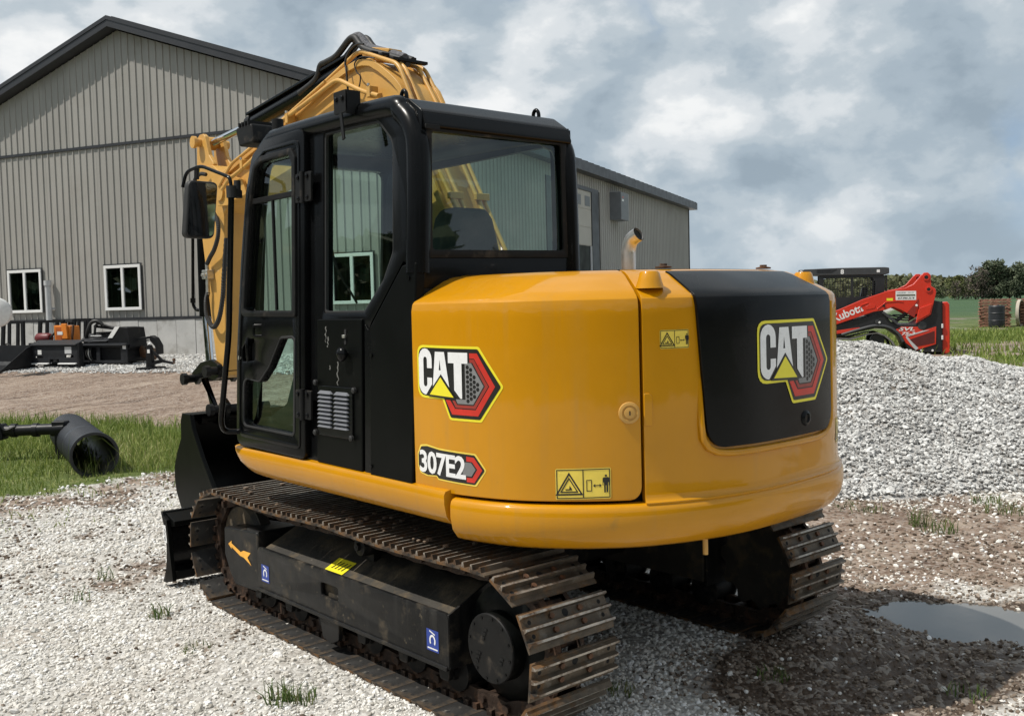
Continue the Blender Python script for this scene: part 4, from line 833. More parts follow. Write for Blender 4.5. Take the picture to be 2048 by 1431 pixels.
# seat, consoles
st = MB().prism(rnd([(-.76, 1.52), (-.24, 1.52), (-.25, 1.85), (-.33, 1.98), (-.37, 2.13), (-.41, 2.175), (-.60, 2.175), (-.64, 2.13), (-.68, 1.98), (-.75, 1.85)], .05), -.55, -.42, 'y').build('seat_back', SEAT, EX, bevel=.03, seg=3)
MB().prism(rnd([(-.30, 1.42), (.20, 1.45), (.22, 1.55), (-.30, 1.53)], .04), -.74, -.26, 'x').build('seat_cushion', SEAT, EX, bevel=.03)
MB().box(-.70, -.30, -.40, .12, 1.03, 1.43).build('seat_base', BLKM, EX, bevel=.02)
for x0 in (-.95, -.30):
    c_ = MB().prism(rnd([(-.30, 1.45), (.28, 1.52), (.33, 1.60), (.28, 1.64), (-.30, 1.60)], .03), x0, x0 + .10, 'x').build('armrest_console', SEAT, EX, bevel=.015)
    MB().tube([(x0 + .05, .27, 1.62), (x0 + .05, .30, 1.72), (x0 + .05, .30, 1.80)], [.018, .02, .024], 8).build('joystick', RUB, c_)
MB().prism(rnd([(.30, 1.03), (.78, 1.03), (.78, 1.14), (.60, 1.16), (.42, 1.24), (.33, 1.40), (.30, 1.40)], .03), -.98, -.10, 'x').build('floor_console', BLKM, EX)
MB().box(-.16, -.13, .35, .55, 1.75, 1.95).build('monitor', BLKM, EX, bevel=.01)
# roof furniture
mb = MB(); mb.prism(rnd([(-.25, 2.59), (-.35, 2.59), (-.35, 2.69), (-.25, 2.69)], .01), -1.05, -1.04, 'x'); mb.box(-1.048, -.97, -.35, -.342, 2.585, 2.69); mb.bar((-1.045, -.30, 2.60), (-1.055, -.335, 2.47), .02, .008, (1, 0, 0)); br_ = mb.build('roof_bracket', BLKM, EX, bevel=.002)
for y in (-.275, -.325): MB().lathe([(.012, 0), (.012, .006), (.006, .01), (0, .01)], (-1.05, y, 2.655), (-1, 0, 0), 8).build('bolt', BLK, br_)
for x in (-.93, -.16):
    MB().tube(smooth_path([(x, -.61, 2.605), (x, -.613, 2.635), (x, -.63, 2.648), (x, -.647, 2.632), (x, -.65, 2.595)], 3), .009, 8).build('lifting_eye', BLK, EX, smooth=60)
MB().prism(rnd([(-.965, 2.455), (-.89, 2.455), (-.89, 2.475), (-.965, 2.475)], .006), -.828, -.82, 'y').build('mount_plate', BLKM, EX, bevel=.002)
wl = MB().prism(rnd([(.66, 2.60), (.83, 2.60), (.87, 2.705), (.68, 2.705)], .02), -.99, -.86, 'x').build('work_light', BLKM, EX, bevel=.012)
for i in range(4): MB().box(-.995, -.855, .70 + i * .035, .712 + i * .035, 2.70, 2.722).build('cooling_fin', BLKM, wl)
MB().cyl((-.93, .50, 2.63), (-.93, .50, 2.70), .03, n=14).build('vent_cap', BLKM, EX)
MB().box(-.72, -.55, -.05, .08, 2.64, 2.675).build('roof_unit', BLKM, EX, bevel=.01)
# grab rail, mirror
MB().tube(bend_path([(-1.145, .615, 2.345), (-1.15, .70, 1.60), (-1.15, .84, 1.13), (-1.12, .87, 1.075), (-1.06, .835, 1.07)], .08, 6), .0155, 10).build('grab_rail', BLK, EX, smooth=60)
mb = MB(); mb.cyl((-1.145, .615, 2.30), (-1.145, .615, 2.36), .026, n=12); mb.bar((-1.145, .615, 2.33), (-1.06, .70, 2.33), .03, .04); mb.cyl((-1.075, .69, 2.31), (-1.075, .69, 2.40), .018, n=10); mb.build('rail_clamp', RUB, EX, smooth=40)
MB().tube(bend_path([(-1.145, .615, 2.35), (-1.145, .625, 2.405), (-1.165, .93, 2.50), (-1.19, 1.06, 2.48), (-1.20, 1.09, 2.40)], .05), .0095, 8).build('mirror_arm', BLK, EX, smooth=60)
def mirror_fn(u, v, w_):
    a = R(6); n = Vector((math.sin(a), -math.cos(a), .02)); t_ = Vector((math.cos(a), math.sin(a), 0)); c0 = Vector((-1.135, 1.0, 2.275))
    return c0 + t_ * (u + .10 * v) + Vector((0, 0, 1)) * v + n * w_
ml = rnd([(-.092, -.155), (.085, -.155), (.092, .155), (-.088, .155)], .035, 5)
mi_ = MB(); mi_.prism(ml, -.05, .0, fn=mirror_fn); mi_ = mi_.build('mirror', RUB, EX, bevel=.014, seg=3)
MB().prism([(a * .88, b * .92) for a, b in ml], .0005, .002, fn=mirror_fn).build('mirror_glass', MIR, mi_, smooth=0)
MB().cyl((-1.15, 1.02, 2.44), (-1.155, 1.0, 2.50), .014, n=10).build('mirror_knuckle', RUB, mi_)

# ---- boom, stick, bucket (centre line X = .20)
_n0 = len(CREATED)
bt = [(3.34, 2.703), (3.194, 2.804), (2.631, 2.94), (2.201, 3.045), (1.912, 3.112), (1.638, 3.196), (1.40, 3.252), (1.317, 3.266), (1.227, 3.275), (1.141, 3.27), (1.054, 3.25), (.959, 3.199), (.86, 3.134), (.794, 3.084), (.744, 3.036), (.701, 2.967),
      (.62, 2.80), (.527, 2.59), (.36, 2.30), (.20, 2.06), (0, 1.7), (-.10, 1.40)]
bb = [(.0, 1.25), (.2, 1.28), (.5, 1.80), (.75, 2.30), (.95, 2.62), (1.2, 2.80), (1.5, 2.84), (2.0, 2.74), (2.8, 2.60), (3.056, 2.582), (3.146, 2.56), (3.29, 2.57)]
bo = MB().prism(bt + bb, .02, .28, 'x').build('boom', YELD, EX, bevel=.006, smooth=30)
def band(edge, inn, x0, x1):
    mb = MB(); A = [Vector((y, z)) for y, z in edge]; rows = []
    for i, p in enumerate(A):
        t_ = (A[min(i + 1, len(A) - 1)] - A[max(i - 1, 0)]).normalized(); n_ = Vector((-t_.y, t_.x)); q = p + n_ * inn; o = p - n_ * .012
        rows.append([(x0, o.x, o.y), (x1, o.x, o.y), (x1, q.x, q.y), (x0, q.x, q.y)])
    return mb.grid(rows, True)
band(bt, .03, -.002, .022).build('boom_flange', YELD, bo, bevel=.003); band(bt, .03, .278, .302).build('boom_flange', YELD, bo, bevel=.003)
MB().prism(rnd([(1.25, 2.83), (2.2, 2.76), (2.0, 2.86), (1.45, 3.0), (1.3, 2.95)], .02), .008, .022, 'x').build('boom_doubler', YELD, bo, bevel=.002)
MB().cyl((-.03, 3.22, 2.66), (.33, 3.22, 2.66), .07, n=20).build('boom_pin', YELD, bo, smooth=40)
MB().prism(rnd([(3.30, 2.555), (3.10, 2.545), (3.04, 2.57), (2.78, 2.60), (2.85, 2.72), (3.15, 2.80), (3.36, 2.72)], .02), -.012, .014, 'x').build('boom_doubler', YELD, bo, bevel=.003)
def line(name, pts, r=.013, mat=None, par=bo, bend=.06): return MB().tube(bend_path(pts, bend, 5), r, 8).build(name, mat or YELD, par, smooth=60)
line('steel_line', [(-.045, 3.12, 2.667), (-.045, 2.98, 2.74), (-.045, 2.854, 2.764), (-.045, 2.60, 2.83), (-.045, 2.132, 3.04), (-.045, 1.372, 3.193), (-.045, 1.079, 3.064), (-.045, .902, 3.006)], .015)
line('steel_line', [(-.03, 3.207, 2.70), (-.03, 2.975, 2.85), (-.03, 2.842, 2.88), (-.03, 2.511, 2.955), (-.03, 2.127, 3.06), (-.03, 1.55, 3.21)], .012)
line('steel_line', [(.05, 2.9, 2.93), (.05, 2.035, 3.13), (.04, 1.817, 3.195), (.03, 1.221, 3.352), (.03, .79, 3.187), (.03, .668, 2.964), (.04, .40, 2.46), (.05, .10, 2.0)], .014)
line('steel_line', [(.10, 1.40, 3.31), (.10, 1.131, 3.30), (.09, .819, 3.195), (.09, .676, 2.964), (.1, .40, 2.46), (.1, .10, 2.0)], .013)
line('steel_line', [(.235, 1.50, 3.31), (.235, 1.281, 3.335), (.235, .872, 3.213), (.235, .693, 2.961), (.24, .40, 2.46), (.24, .12, 2.0)], .013)
line('steel_line', [(.285, 1.50, 3.31), (.285, 1.341, 3.352), (.285, .875, 3.213), (.285, .706, 2.967), (.285, .40, 2.46), (.285, .12, 2.0)], .013)
for x, y, z in ((-.03, 2.03, 3.03), (-.03, .99, 3.03), (-.03, 2.75, 2.80)):
    MB().box(x - .035, x + .03, y - .02, y + .02, z - .02, z + .05).build('line_clamp', YELD, bo, bevel=.005)
    MB().cyl((x - .03, y, z + .05), (x - .03, y, z + .065), .01, n=8).build('bolt', ZINC, bo)
for x, y, z in ((.065, .56, 2.74), (.26, .56, 2.74), (.065, .33, 2.35), (.26, .33, 2.35)):
    MB().box(x - .05, x + .05, y - .035, y - .005, z - .02, z + .02).build('line_clamp', YELD, bo, bevel=.004)
MB().prism(rnd([(1.02, 3.285), (1.30, 3.345), (1.28, 3.40), (.98, 3.33)], .01), .10, .20, 'x').build('cylinder_lug', YELD, bo, bevel=.005)
# hoses over the boom
hz = [(2.119, 3.25), (1.886, 3.305), (1.82, 3.385), (1.733, 3.395), (1.604, 3.41), (1.443, 3.48), (1.371, 3.478), (1.314, 3.425), (1.241, 3.375), (.992, 3.285), (.86, 3.235)]
for dx, dz, r in ((.10, 0, .022), (.15, -.02, .02), (.19, .01, .02)): MB().tube(smooth_path([(dx, y, z + dz) for y, z in hz], 5), r, 8).build('hydraulic_hose', RUB, bo, smooth=60)
SLV = pm('hose_sleeve', (.10, .10, .11), .8, var=.5, scale=60, bump=.5, bscale=120)
MB().tube(smooth_path([(.13, y, z + .012) for y, z in hz[5:11]], 5), .03, 10).build('hose_sleeve', SLV, bo, smooth=60)
MB().tube(smooth_path([(.0, 1.12, 3.37), (0, 1.20, 3.385), (0, 1.29, 3.36), (-.01, 1.325, 3.297), (-.015, 1.307, 3.232), (-.02, 1.276, 3.05), (-.01, 1.2, 2.9)], 5), .007, 6).build('cable', RUB, bo, smooth=60)
MB().tube(smooth_path([(-.01, .99, 3.255), (-.01, 1.13, 3.29), (-.01, 1.215, 3.268), (-.012, 1.19, 3.208), (-.014, 1.148, 3.17), (-.012, 1.18, 3.10), (-.012, 1.30, 3.02)], 5), .0045, 6).build('cable', RUB, bo, smooth=60)
for y, z in ((1.1, 3.31), (.98, 3.275), (.86, 3.225)): MB().box(.03, .29, y - .02, y + .02, z, z + .018).build('hose_strap', BLKM, bo, bevel=.003)
# arm cylinder
c_ = MB().cyl((.15, 2.96, 3.168), (.15, 1.35, 3.335), .058, n=18).build('arm_cylinder', BLK, EX, smooth=40)
MB().cyl((.15, 3.70, 3.118), (.15, 2.9, 3.173), .030, n=16).build('cylinder_rod', CHR, c_, smooth=40)
MB().cyl((.15, 2.98, 3.166), (.15, 2.90, 3.173), .066, n=18).build('cylinder_gland', BLKM, c_, smooth=40)
MB().prism([(1.45, 3.38), (2.95, 3.225), (2.95, 3.245), (1.45, 3.40)], .09, .21, 'x').build('cylinder_guard', BLK, c_, bevel=.004)
MB().cyl((.12, 3.71, 3.118), (.18, 3.71, 3.118), .055, n=18).build('rod_eye', YELD, c_, smooth=40)
# stick
sp = [(3.80, 2.93), (3.81, 2.80), (3.73, 2.45), (3.66, 2.065), (3.60, 1.70), (3.526, 1.274), (3.46, 1.17), (3.37, 1.20), (3.35, 1.45), (3.30, 2.05), (3.28, 2.50), (3.17, 2.56), (3.13, 2.66), (3.18, 2.76), (3.33, 2.83), (3.45, 2.90)]
sk = MB().prism(sp, .035, .265, 'x').build('stick', YELD, EX, bevel=.006)
ear = [(3.80, 2.93), (3.45, 2.90), (3.56, 3.00), (3.62, 3.16), (3.66, 3.185), (3.72, 3.185), (3.77, 3.16), (3.785, 3.08)]
for x in (.055, .205): MB().prism(rnd(ear, .02), x, x + .035, 'x').build('stick_lug', YELD, sk, bevel=.005)
MB().cyl((.0, 3.71, 3.118), (.30, 3.71, 3.118), .036, n=16).build('pin', YELD, sk, smooth=40); MB().cyl((-.015, 3.71, 3.118), (.012, 3.71, 3.118), .05, n=16).build('pin_collar', YELD, sk, smooth=40)
lay(fill2d([[(3.70, 2.87), (3.75, 2.87), (3.75, 2.93), (3.70, 2.93)]]), DYEL, lambda u, v, q: (.033, u, v), 'sticker', sk)
f_ = MB().box(-.03, .035, 3.50, 3.60, 1.985, 2.06).build('hose_block', ZINC, sk, bevel=.006)
for dy in (-.03, .03): MB().cyl((-.03, 3.55 + dy, 2.02), (-.042, 3.55 + dy, 2.02), .012, n=8).build('bolt', ZINC, f_)
MB().cyl((.0, 3.56, 1.86), (.0, 3.555, 2.12), .016, n=10).build('fitting', ZINC, sk)
def spiral(name, pts, r):
    P = smooth_path(pts, 16); MB().tube(P, [r * (1.0 if i % 2 else .84) for i in range(len(P))], 8).build(name, RUB, sk, smooth=20)
spiral('spiral_hose', [(0, 3.555, 2.11), (-.01, 3.47, 2.16), (-.02, 3.36, 2.22), (-.02, 3.285, 2.32), (-.01, 3.30, 2.43), (0, 3.40, 2.52)], .019)
spiral('spiral_hose', [(0, 3.56, 1.88), (-.01, 3.58, 1.80), (-.02, 3.55, 1.68), (-.02, 3.44, 1.595), (-.02, 3.33, 1.66), (-.01, 3.27, 1.82), (0, 3.25, 2.0), (.02, 3.22, 2.3)], .021)
spiral('spiral_hose', [(0, 3.50, 2.83), (-.02, 3.58, 2.84), (-.02, 3.68, 2.80), (-.01, 3.74, 2.70)], .017)
# bucket cylinder and linkage
c_ = MB().cyl((.15, 3.93, 2.62), (.15, 3.955, 1.68), .056, n=18).build('bucket_cylinder', BLK, EX, smooth=40)
MB().cyl((.15, 3.955, 1.70), (.15, 3.90, 1.16), .034, n=16).build('cylinder_rod', CHR, c_, smooth=40)
MB().tube(bend_path([(.10, 4.03, 2.50), (.10, 4.10, 1.78), (.12, 4.08, 1.735), (.15, 3.97, 1.735)], .03), .014, 8).build('steel_line', BLK, c_, smooth=60)
MB().cyl((.10, 4.098, 1.80), (.10, 4.094, 1.84), .024, n=8).build('fitting', BLK, c_)
MB().box(.11, .19, 3.80, 3.98, 2.56, 2.66).build('cylinder_lug', YELD, c_, bevel=.01)
for x in (-.03, .29):
    MB().prism(rnd([(3.90, 1.20), (3.82, 1.10), (3.74, 1.16), (3.60, 1.18), (3.45, 1.16), (3.36, 1.19), (3.36, 1.29), (3.50, 1.33), (3.70, 1.30)], .03), x, x + .04, 'x').build('link_arm', BLK, EX, bevel=.006)
    MB().prism(rnd([(3.86, 1.20), (3.78, 1.20), (3.60, .84), (3.52, .78), (3.46, .84), (3.54, .92)][::-1], .03), x + .045, x + .08, 'x').build('bucket_link', BLK, EX, bevel=.006)
for y, z in ((3.85, 1.16), (3.40, 1.24), (3.53, .85), (3.36, .93)):
    MB().cyl((-.10, y, z), (.40, y, z), .034, n=14).build('pin', BLKM, EX, smooth=40); MB().cyl((-.13, y, z), (-.09, y, z), .05, n=8).build('pin_collar', BLKM, EX, smooth=30)
bs = [(3.387, .903), (3.569, .905), (3.605, .84), (3.61, .70), (3.70, .58), (3.765, .46), (3.775, .36), (3.75, .24), (3.67, .12), (3.52, .045), (3.30, .02), (3.02, .03), (2.80, .06), (2.90, .20), (3.017, .363), (3.205, .575), (3.355, .789)]
bsh = [bs[0]] + bs[1:13]
mb = MB(); A = [Vector(p) for p in bsh]; rows = []
for i, p in enumerate(A):
    t_ = (A[min(i + 1, len(A) - 1)] - A[max(i - 1, 0)]).normalized(); n_ = Vector((t_.y, -t_.x)); q = p + n_ * .022
    rows.append([(-.235, p.x, p.y), (.535, p.x, p.y), (.535, q.x, q.y), (-.235, q.x, q.y)])
bk = mb.grid(rows, True).build('bucket', BLKP, EX, smooth=50)
for x in (-.26, .535):
    pl = MB().prism(bs, x, x + .025, 'x').build('bucket_side', BLKP, bk, bevel=.004)
MB().prism([(3.387, .91), (3.40, .86), (3.24, .57), (3.06, .36), (2.9, .19), (2.86, .19), (3.017, .363), (3.205, .585), (3.355, .80)], -.272, -.258, 'x').build('side_cutter', BLKP, bk, bevel=.003)
for x in (.0, .25): MB().prism(rnd([(3.30, .90), (3.28, .97), (3.36, 1.02), (3.45, .96), (3.50, .93), (3.60, .90), (3.58, .80), (3.35, .80)], .02), x, x + .035, 'x').build('bucket_ear', BLK, bk, bevel=.005)
for i in range(4): MB().prism([(2.83, .05), (2.80, .08), (2.62, .055), (2.62, .045)], -.22 + i * .235, -.15 + i * .235, 'x').build('tooth', BLKM, bk, bevel=.006)

for o in [q for q in CREATED[_n0:] if q.parent == EX]: o.location = (.05, .057, .004)
# ---- undercarriage
MB().cyl((0, 0, .62), (0, 0, .80), .48, n=32).build('swing_ring', BLKM, EX, smooth=40)
mb = MB(); mb.prism(rnd([(-.62, -.5), (.62, -.5), (.62, .5), (-.62, .5)], .1), .34, .64, 'z'); car = mb.build('car_body', BLKM, EX, bevel=.03)
YR, YF, ZC, RP, NL = -1.19, 1.20, .362, .265, 42
Lp = 2 * (YF - YR) + 2 * math.pi * RP
def pin(a):
    a %= Lp; d = YF - YR
    if a < d:
        u = a / d; return (YF - a, ZC + RP - .016 * abs(math.sin(2 * math.pi * u)))       # top run, front to rear, with sag
    a -= d
    if a < math.pi * RP: t = a / RP; return (YR - RP * math.sin(t), ZC + RP * math.cos(t))
    a -= math.pi * RP
    if a < d: return (YR + a, ZC - RP)
    t = (a - d) / RP; return (YF + RP * math.sin(t), ZC - RP * math.cos(t))
p_ = Lp / NL
def shoe_mesh():
    mb = MB(); h = p_ / 2
    mb.cur = 1; mb.add([(-.225, -h * .92, .054), (.225, -h * .92, .054), (.225, h * 1.04, .054), (-.225, h * 1.04, .054)], [(0, 1, 2, 3)])
    mb.cur = 0; prof = [(-h * .92, .054), (-h * .92, .066), (h * .80, .066), (h * 1.04, .060), (h * 1.04, .054)]
    for x in (-.225, .225): mb.add([(x, y, z) for y, z in prof], [tuple(range(5))])
    mb.add([(x, y, z) for x in (-.225, .225) for y, z in prof], [(0, 1, 6, 5), (1, 2, 7, 6), (2, 3, 8, 7), (3, 4, 9, 8)])
    for y0 in (-h * .74, -h * .05, h * .64):
        t0, t1, zt = .0095, .0045, .087
        vs = [(x, y0 + s, z) for x in (-.225, .225) for s, z in ((-t0, .066), (-t1, zt), (t1, zt), (t0, .066))]
        mb.cur = 0; mb.add(vs, [(0, 1, 5, 4), (2, 3, 7, 6)]); mb.cur = 2; mb.add(vs, [(1, 2, 6, 5), (0, 3, 2, 1), (4, 5, 6, 7)])
    mb.cur = 3
    for x in (-.075, -.028, .028, .075):
        for y in ((-h * .40, h * .29) if abs(x) > .05 else ()): mb.lathe([(.0125, .066), (.0125, .078), (0, .078)], (x, y, 0), (0, 0, 1), 6)
    mb.cur = 4  # thin black discs painted on in place of dark, deep holes
    for x in (-.185, .185):
        for y in (-h * .40, h * .29): mb.lathe([(.009, .0662), (.009, .0667), (0, .0667)], (x, y, 0), (0, 0, 1), 8); mb.lathe([(.009, .0538), (.009, .0533), (0, .0533)], (x, y, 0), (0, 0, 1), 8)
    mb.lathe([(.016, .0662), (.016, .0667), (0, .0667)], (0, -h * .38, 0), (0, 0, 1), 8)
    return mb.mesh('track_shoe', [SHOE, SHOEB, GRS, RUST, HOLE_BLK], 30)
def link_mesh():
    mb = MB(); h = p_ / 2
    for x in (-.062, .062):
        o = -.008 if x < 0 else .008
        mb.prism(rnd([(-h - .028, -.02), (h * .2, -.03), (h + .024, -.024), (h + .03, .01), (h + .015, .03), (h * .6, .054), (-h * .6, .054), (-h - .02, .03), (-h - .034, .004)], .012), x - .011, x + .011, 'x')
        for y in (-h * .42, h * .32): mb.box(x + o * 2 - .012, x + o * 2 + .012, y - .016, y + .016, .028, .054)
        mb.lathe([(.022, 0), (.022, .012), (.012, .014), (.012, .008), (0, .008)], (x, -h, 0), (-1 if x < 0 else 1, 0, 0), 12)
    mb.cyl((-.09, -h, 0), (.09, -h, 0), .019, n=10)
    return mb.mesh('track_link', LNK, 30)
SM, LM = shoe_mesh(), link_mesh()
def track(xc, name):
    side = -1 if xc < 0 else 1
    # frame box with a sloping top plate
    o_, i_ = xc - side * -.16, xc - side * .15
    fr = MB().prism([(xc + side * .140, .232), (xc + side * .150, .43), (xc - side * .05, .525), (xc - side * .15, .525), (xc - side * .15, .232)], -.925, .74, 'y').build('track_frame', DUSTY, EX, bevel=.008)
    side_pl = MB().mesh2d(fill2d([rnd([(.742, .226), (.742, .43), (.725, .446), (-.93, .446), (-.945, .43), (-.945, .215), (.0, .22)], [.02, .02, .02, .02, .02, .02, 0]), rnd([(.085, .315), (.085, .39), (-.085, .392), (-.085, .318)], .022)], .006, .004), lambda u, v, w_: (xc + side * (.168 + w_), u, v)).build('frame_side_plate', FRM, fr, smooth=40)
    MB().box(min(xc + side * .158, xc + side * .185), max(xc + side * .158, xc + side * .185), -.94, .74, .208, .228).build('frame_flange', FRM, fr, bevel=.004)
    MB().prism([(xc + side * .174, .216), (xc + side * .174, .446), (xc - side * .05, .545), (xc - side * .15, .545), (xc - side * .15, .216)], -.95, -.938, 'y').build('frame_end_plate', FRM, fr, bevel=.003)
    gd = rnd([(1.18, .49), (.765, .52), (.755, .21), (.80, .185), (1.06, .175), (1.12, .23), (1.185, .33)], [.02, .02, .02, .02, .03, .03, .02])
    MB().prism(gd, xc + side * .165, xc - side * .1, 'x').build('idler_guard', FRM, fr, bevel=.01, seg=3)
    MB().prism(rnd([(.90, .525), (.76, .525), (.76, .50), (.90, .50)], .004), xc + side * .16, xc + side * .12, 'x').build('guard_lug', FRM, fr, bevel=.004)
    # wheels
    spk = MB(); T = 11; pr = []
    for i in range(T * 4):
        a = 2 * math.pi * i / (T * 4); pr.append((YR + (.255 if i % 4 in (0, 1) else .218) * math.cos(a), ZC + (.255 if i % 4 in (0, 1) else .218) * math.sin(a)))
    spk.prism(pr, xc - .028, xc + .028, 'x'); spk = spk.build('sprocket', DUSTY, fr, bevel=.005)
    MB().lathe([(.235, 0), (.235, .03), (.20, .045), (.185, .055), (.14, .06), (.138, .11), (.132, .118), (0, .118)], (xc + side * .028, YR, ZC), (side, 0, 0), 36).build('final_drive', BLKP, fr, smooth=35)
    cov = MB().lathe([(.140, 0), (.140, .008), (.136, .012), (0, .012)], (xc + side * .145, YR, ZC), (side, 0, 0), 36).build('drive_cover', BLKM, fr, smooth=35)
    for i in range(12):
        a = R(30 * i + 10); MB().lathe([(.006, 0), (.006, .004), (0, .004)], (xc + side * .157, YR + .124 * math.cos(a), ZC + .124 * math.sin(a)), (side, 0, 0), 6).build('bolt', BLK, cov)
    for a, n_ in ((70, 3), (-25, 3), (200, 2)):
        for q in range(n_):
            y, z = YR + .075 * math.cos(R(a)) + q * .008, ZC + .075 * math.sin(R(a)) - q * .018
            MB().prism(rnd([(y - .014, z - .006), (y + .010, z - .006), (y + .010, z + .006), (y - .014, z + .006)], .003), xc + side * .157, xc + side * .1605, 'x').build('cast_mark', BLKM, cov, bevel=.001)
    MB().lathe([(.0, -.05), (.22, -.05), (.24, -.03), (.255, -.03), (.255, .03), (.24, .03), (.22, .05), (.0, .05)], (xc, YF, ZC), (1, 0, 0), 36).build('idler', DUSTY, fr, smooth=35)
    for y in (.80, .46, .12, -.24, -.58, -.88):
        MB().lathe([(.0, -.12), (.03, -.12), (.035, -.10), (.085, -.09), (.085, -.075), (.07, -.07), (.07, .07), (.085, .075), (.085, .09), (.035, .10), (.03, .12), (0, .12)], (xc, y, .172), (1, 0, 0), 18).build('track_roller', BLKM, fr, smooth=35)
        MB().prism(rnd([(y - .045, .235), (y + .045, .235), (y + .03, .15), (y - .03, .15)], .015), xc + side * .13, xc + side * .155, 'x').build('roller_bracket', BLKM, fr, bevel=.004)
    MB().prism(rnd([(-.06, .23), (.13, .23), (.10, .10), (.02, .085), (-.05, .12)], .02), xc + side * .14, xc + side * .165, 'x').build('chain_guide', FRM, fr, bevel=.004)
    MB().lathe([(0, -.10), (.018, -.10), (.02, -.085), (.045, -.08), (.05, -.06), (.05, .06), (.045, .08), (.02, .085), (.018, .10), (0, .10)], (xc + side * .0, -.13, .578), (1, 0, 0), 18).build('carrier_roller', BLKM, fr, smooth=35)
    tr = MB().box(xc - .02, xc + .02, -.16, -.10, .50, .58).build('track', BLKM, EX)
    for i in range(NL):
        a, b = Vector(pin((i - .03) * p_)), Vector(pin((i + .97) * p_)); m_ = (a + b) / 2; d = (b - a).normalized()
        ydir = Vector((0, d.x, d.y)); zdir = Vector((0, -d.y, d.x)); c0 = Vector((0, YF / 2 + YR / 2, ZC))
        if zdir.dot(Vector((0, m_.x, m_.y)) - Vector((0, min(max(m_.x, YR), YF), ZC))) < 0: zdir = -zdir
        xdir = ydir.cross(zdir)
        M = Matrix(((xdir.x, ydir.x, zdir.x, xc), (xdir.y, ydir.y, zdir.y, m_.x), (xdir.z, ydir.z, zdir.z, m_.y), (0, 0, 0, 1)))
        for nm, me in (('track_shoe', SM), ('track_link', LM)):
            o = link(nm, me, tr); o.matrix_basis = M
    return fr
XT = .8385
fl = track(-XT, 'l'); fr_ = track(XT, 'r')
xo = -XT - .177
# decals on the frame: arrow, lifting-point stickers, yellow caution label
ar = [(1.145, .40), (1.10, .425), (1.105, .41), (.99, .378), (.955, .392), (.87, .392), (.91, .36), (.865, .322), (.955, .352), (1.00, .355), (1.105, .388), (1.105, .375)]
lay(fill2d([[(y - .02, z + .0) for y, z in ar]]), DORA, lambda u, v, q: (-XT - .1675, u, v), 'arrow_decal', EX)
for y in (.66, -.84):
    d_ = lay(fill2d([[(y - .042, .27), (y + .042, .27), (y + .042, .362), (y - .042, .362)]]), DBLUE, lambda u, v, q: (-XT - .1795, u, v), 'lifting_decal', EX)
    hk = [(y + .022 * math.cos(R(a)), .315 + .026 * math.sin(R(a))) for a in range(-40, 221, 26)] + [(y + .013 * math.cos(R(a)), .315 + .017 * math.sin(R(a))) for a in range(220, -41, -26)]
    lay(fill2d([hk]), DWHITE, lambda u, v, q: (-XT - .1803, u, v), 'hook_mark', d_)
    lay(fill2d([[(y - .035, .278), (y + .035, .278), (y + .035, .284), (y - .035, .284)]]), DWHITE, lambda u, v, q: (-XT - .1803, u, v), 'hook_mark', d_)
    lay(fill2d([[(y - .018, .340), (y + .02, .352), (y + .02, .358), (y - .018, .346)]]), DWHITE, lambda u, v, q: (-XT - .1803, u, v), 'hook_mark', d_)
fT = lambda u, v, q: (-XT - .15 + v * .903, u, .4302 + v * .429 + q + .001)
d_ = lay(fill2d([[(.10, .01), (-.06, .01), (-.06, .105), (.10, .105)]]), DYEL, lambda u, v, q: fT(u, v, .003), 'caution_decal', EX)
for i in range(4): lay(fill2d([[(.07 - i * .03, .03), (.06 - i * .03, .03), (.045 - i * .03, .085), (.055 - i * .03, .085)]]), DBLACK, lambda u, v, q: fT(u, v, .004), 'pictogram', d_)
# dozer blade
bp_ = [(1.956, .478), (1.905, .37), (1.888, .25), (1.91, .12), (1.965, .03)]
mb = MB(); P = smooth_path([(0, y, z) for y, z in bp_], 5); rows = [[(-1.065, p.y, p.z), (1.065, p.y, p.z), (1.065, p.y - .03, p.z), (-1.065, p.y - .03, p.z)] for p in P]
bl_ = mb.grid(rows, True); bl_.add(rows[0], [(0, 1, 2, 3)]); bl_.add(rows[-1], [(3, 2, 1, 0)]); bl_ = bl_.build('dozer_blade', BLK, EX, smooth=40)
for x in (-1.068, 1.044):
    MB().prism([(1.95, .47), (1.86, .435), (1.835, .25), (1.80, .06), (1.93, .03), (1.90, .12), (1.88, .25), (1.90, .37)], x, x + .024, 'x').build('blade_end', BLKP, bl_, bevel=.003)
MB().prism([(1.94, .475), (1.80, .43), (1.80, .40), (1.90, .38)], -1.044, 1.044, 'x').build('blade_beam', BLKP, bl_, bevel=.004)
MB().prism([(1.90, .14), (1.80, .12), (1.80, .07), (1.92, .06)], -1.044, 1.044, 'x').build('blade_beam', BLKP, bl_, bevel=.004)
for x in (-.42, .36): MB().prism([(1.88, .32), (.50, .42), (.50, .30), (1.88, .16)], x, x + .07, 'x').build('blade_arm', BLKM, bl_, bevel=.01)
lay(fill2d([rnd([(1.865, .29), (1.905, .29), (1.92, .40), (1.88, .40)], .004)]), DWHITE, lambda u, v, q: (-1.0695, u, v), 'lifting_sticker', bl_)
lay(fill2d([[(1.893 + .011 * math.cos(R(a)), .315 + .013 * math.sin(R(a))) for a in range(0, 360, 30)], [(1.893 + .006 * math.cos(R(a)), .315 + .008 * math.sin(R(a))) for a in range(0, 360, 30)]]), DBLACK, lambda u, v, q: (-1.0703, u, v), 'pictogram', bl_)
lay(fill2d([[(1.888, .33), (1.900, .345), (1.890, .36), (1.905, .375), (1.897, .378), (1.882, .36), (1.892, .345), (1.883, .333)]]), DBLACK, lambda u, v, q: (-1.0703, u, v), 'pictogram', bl_)
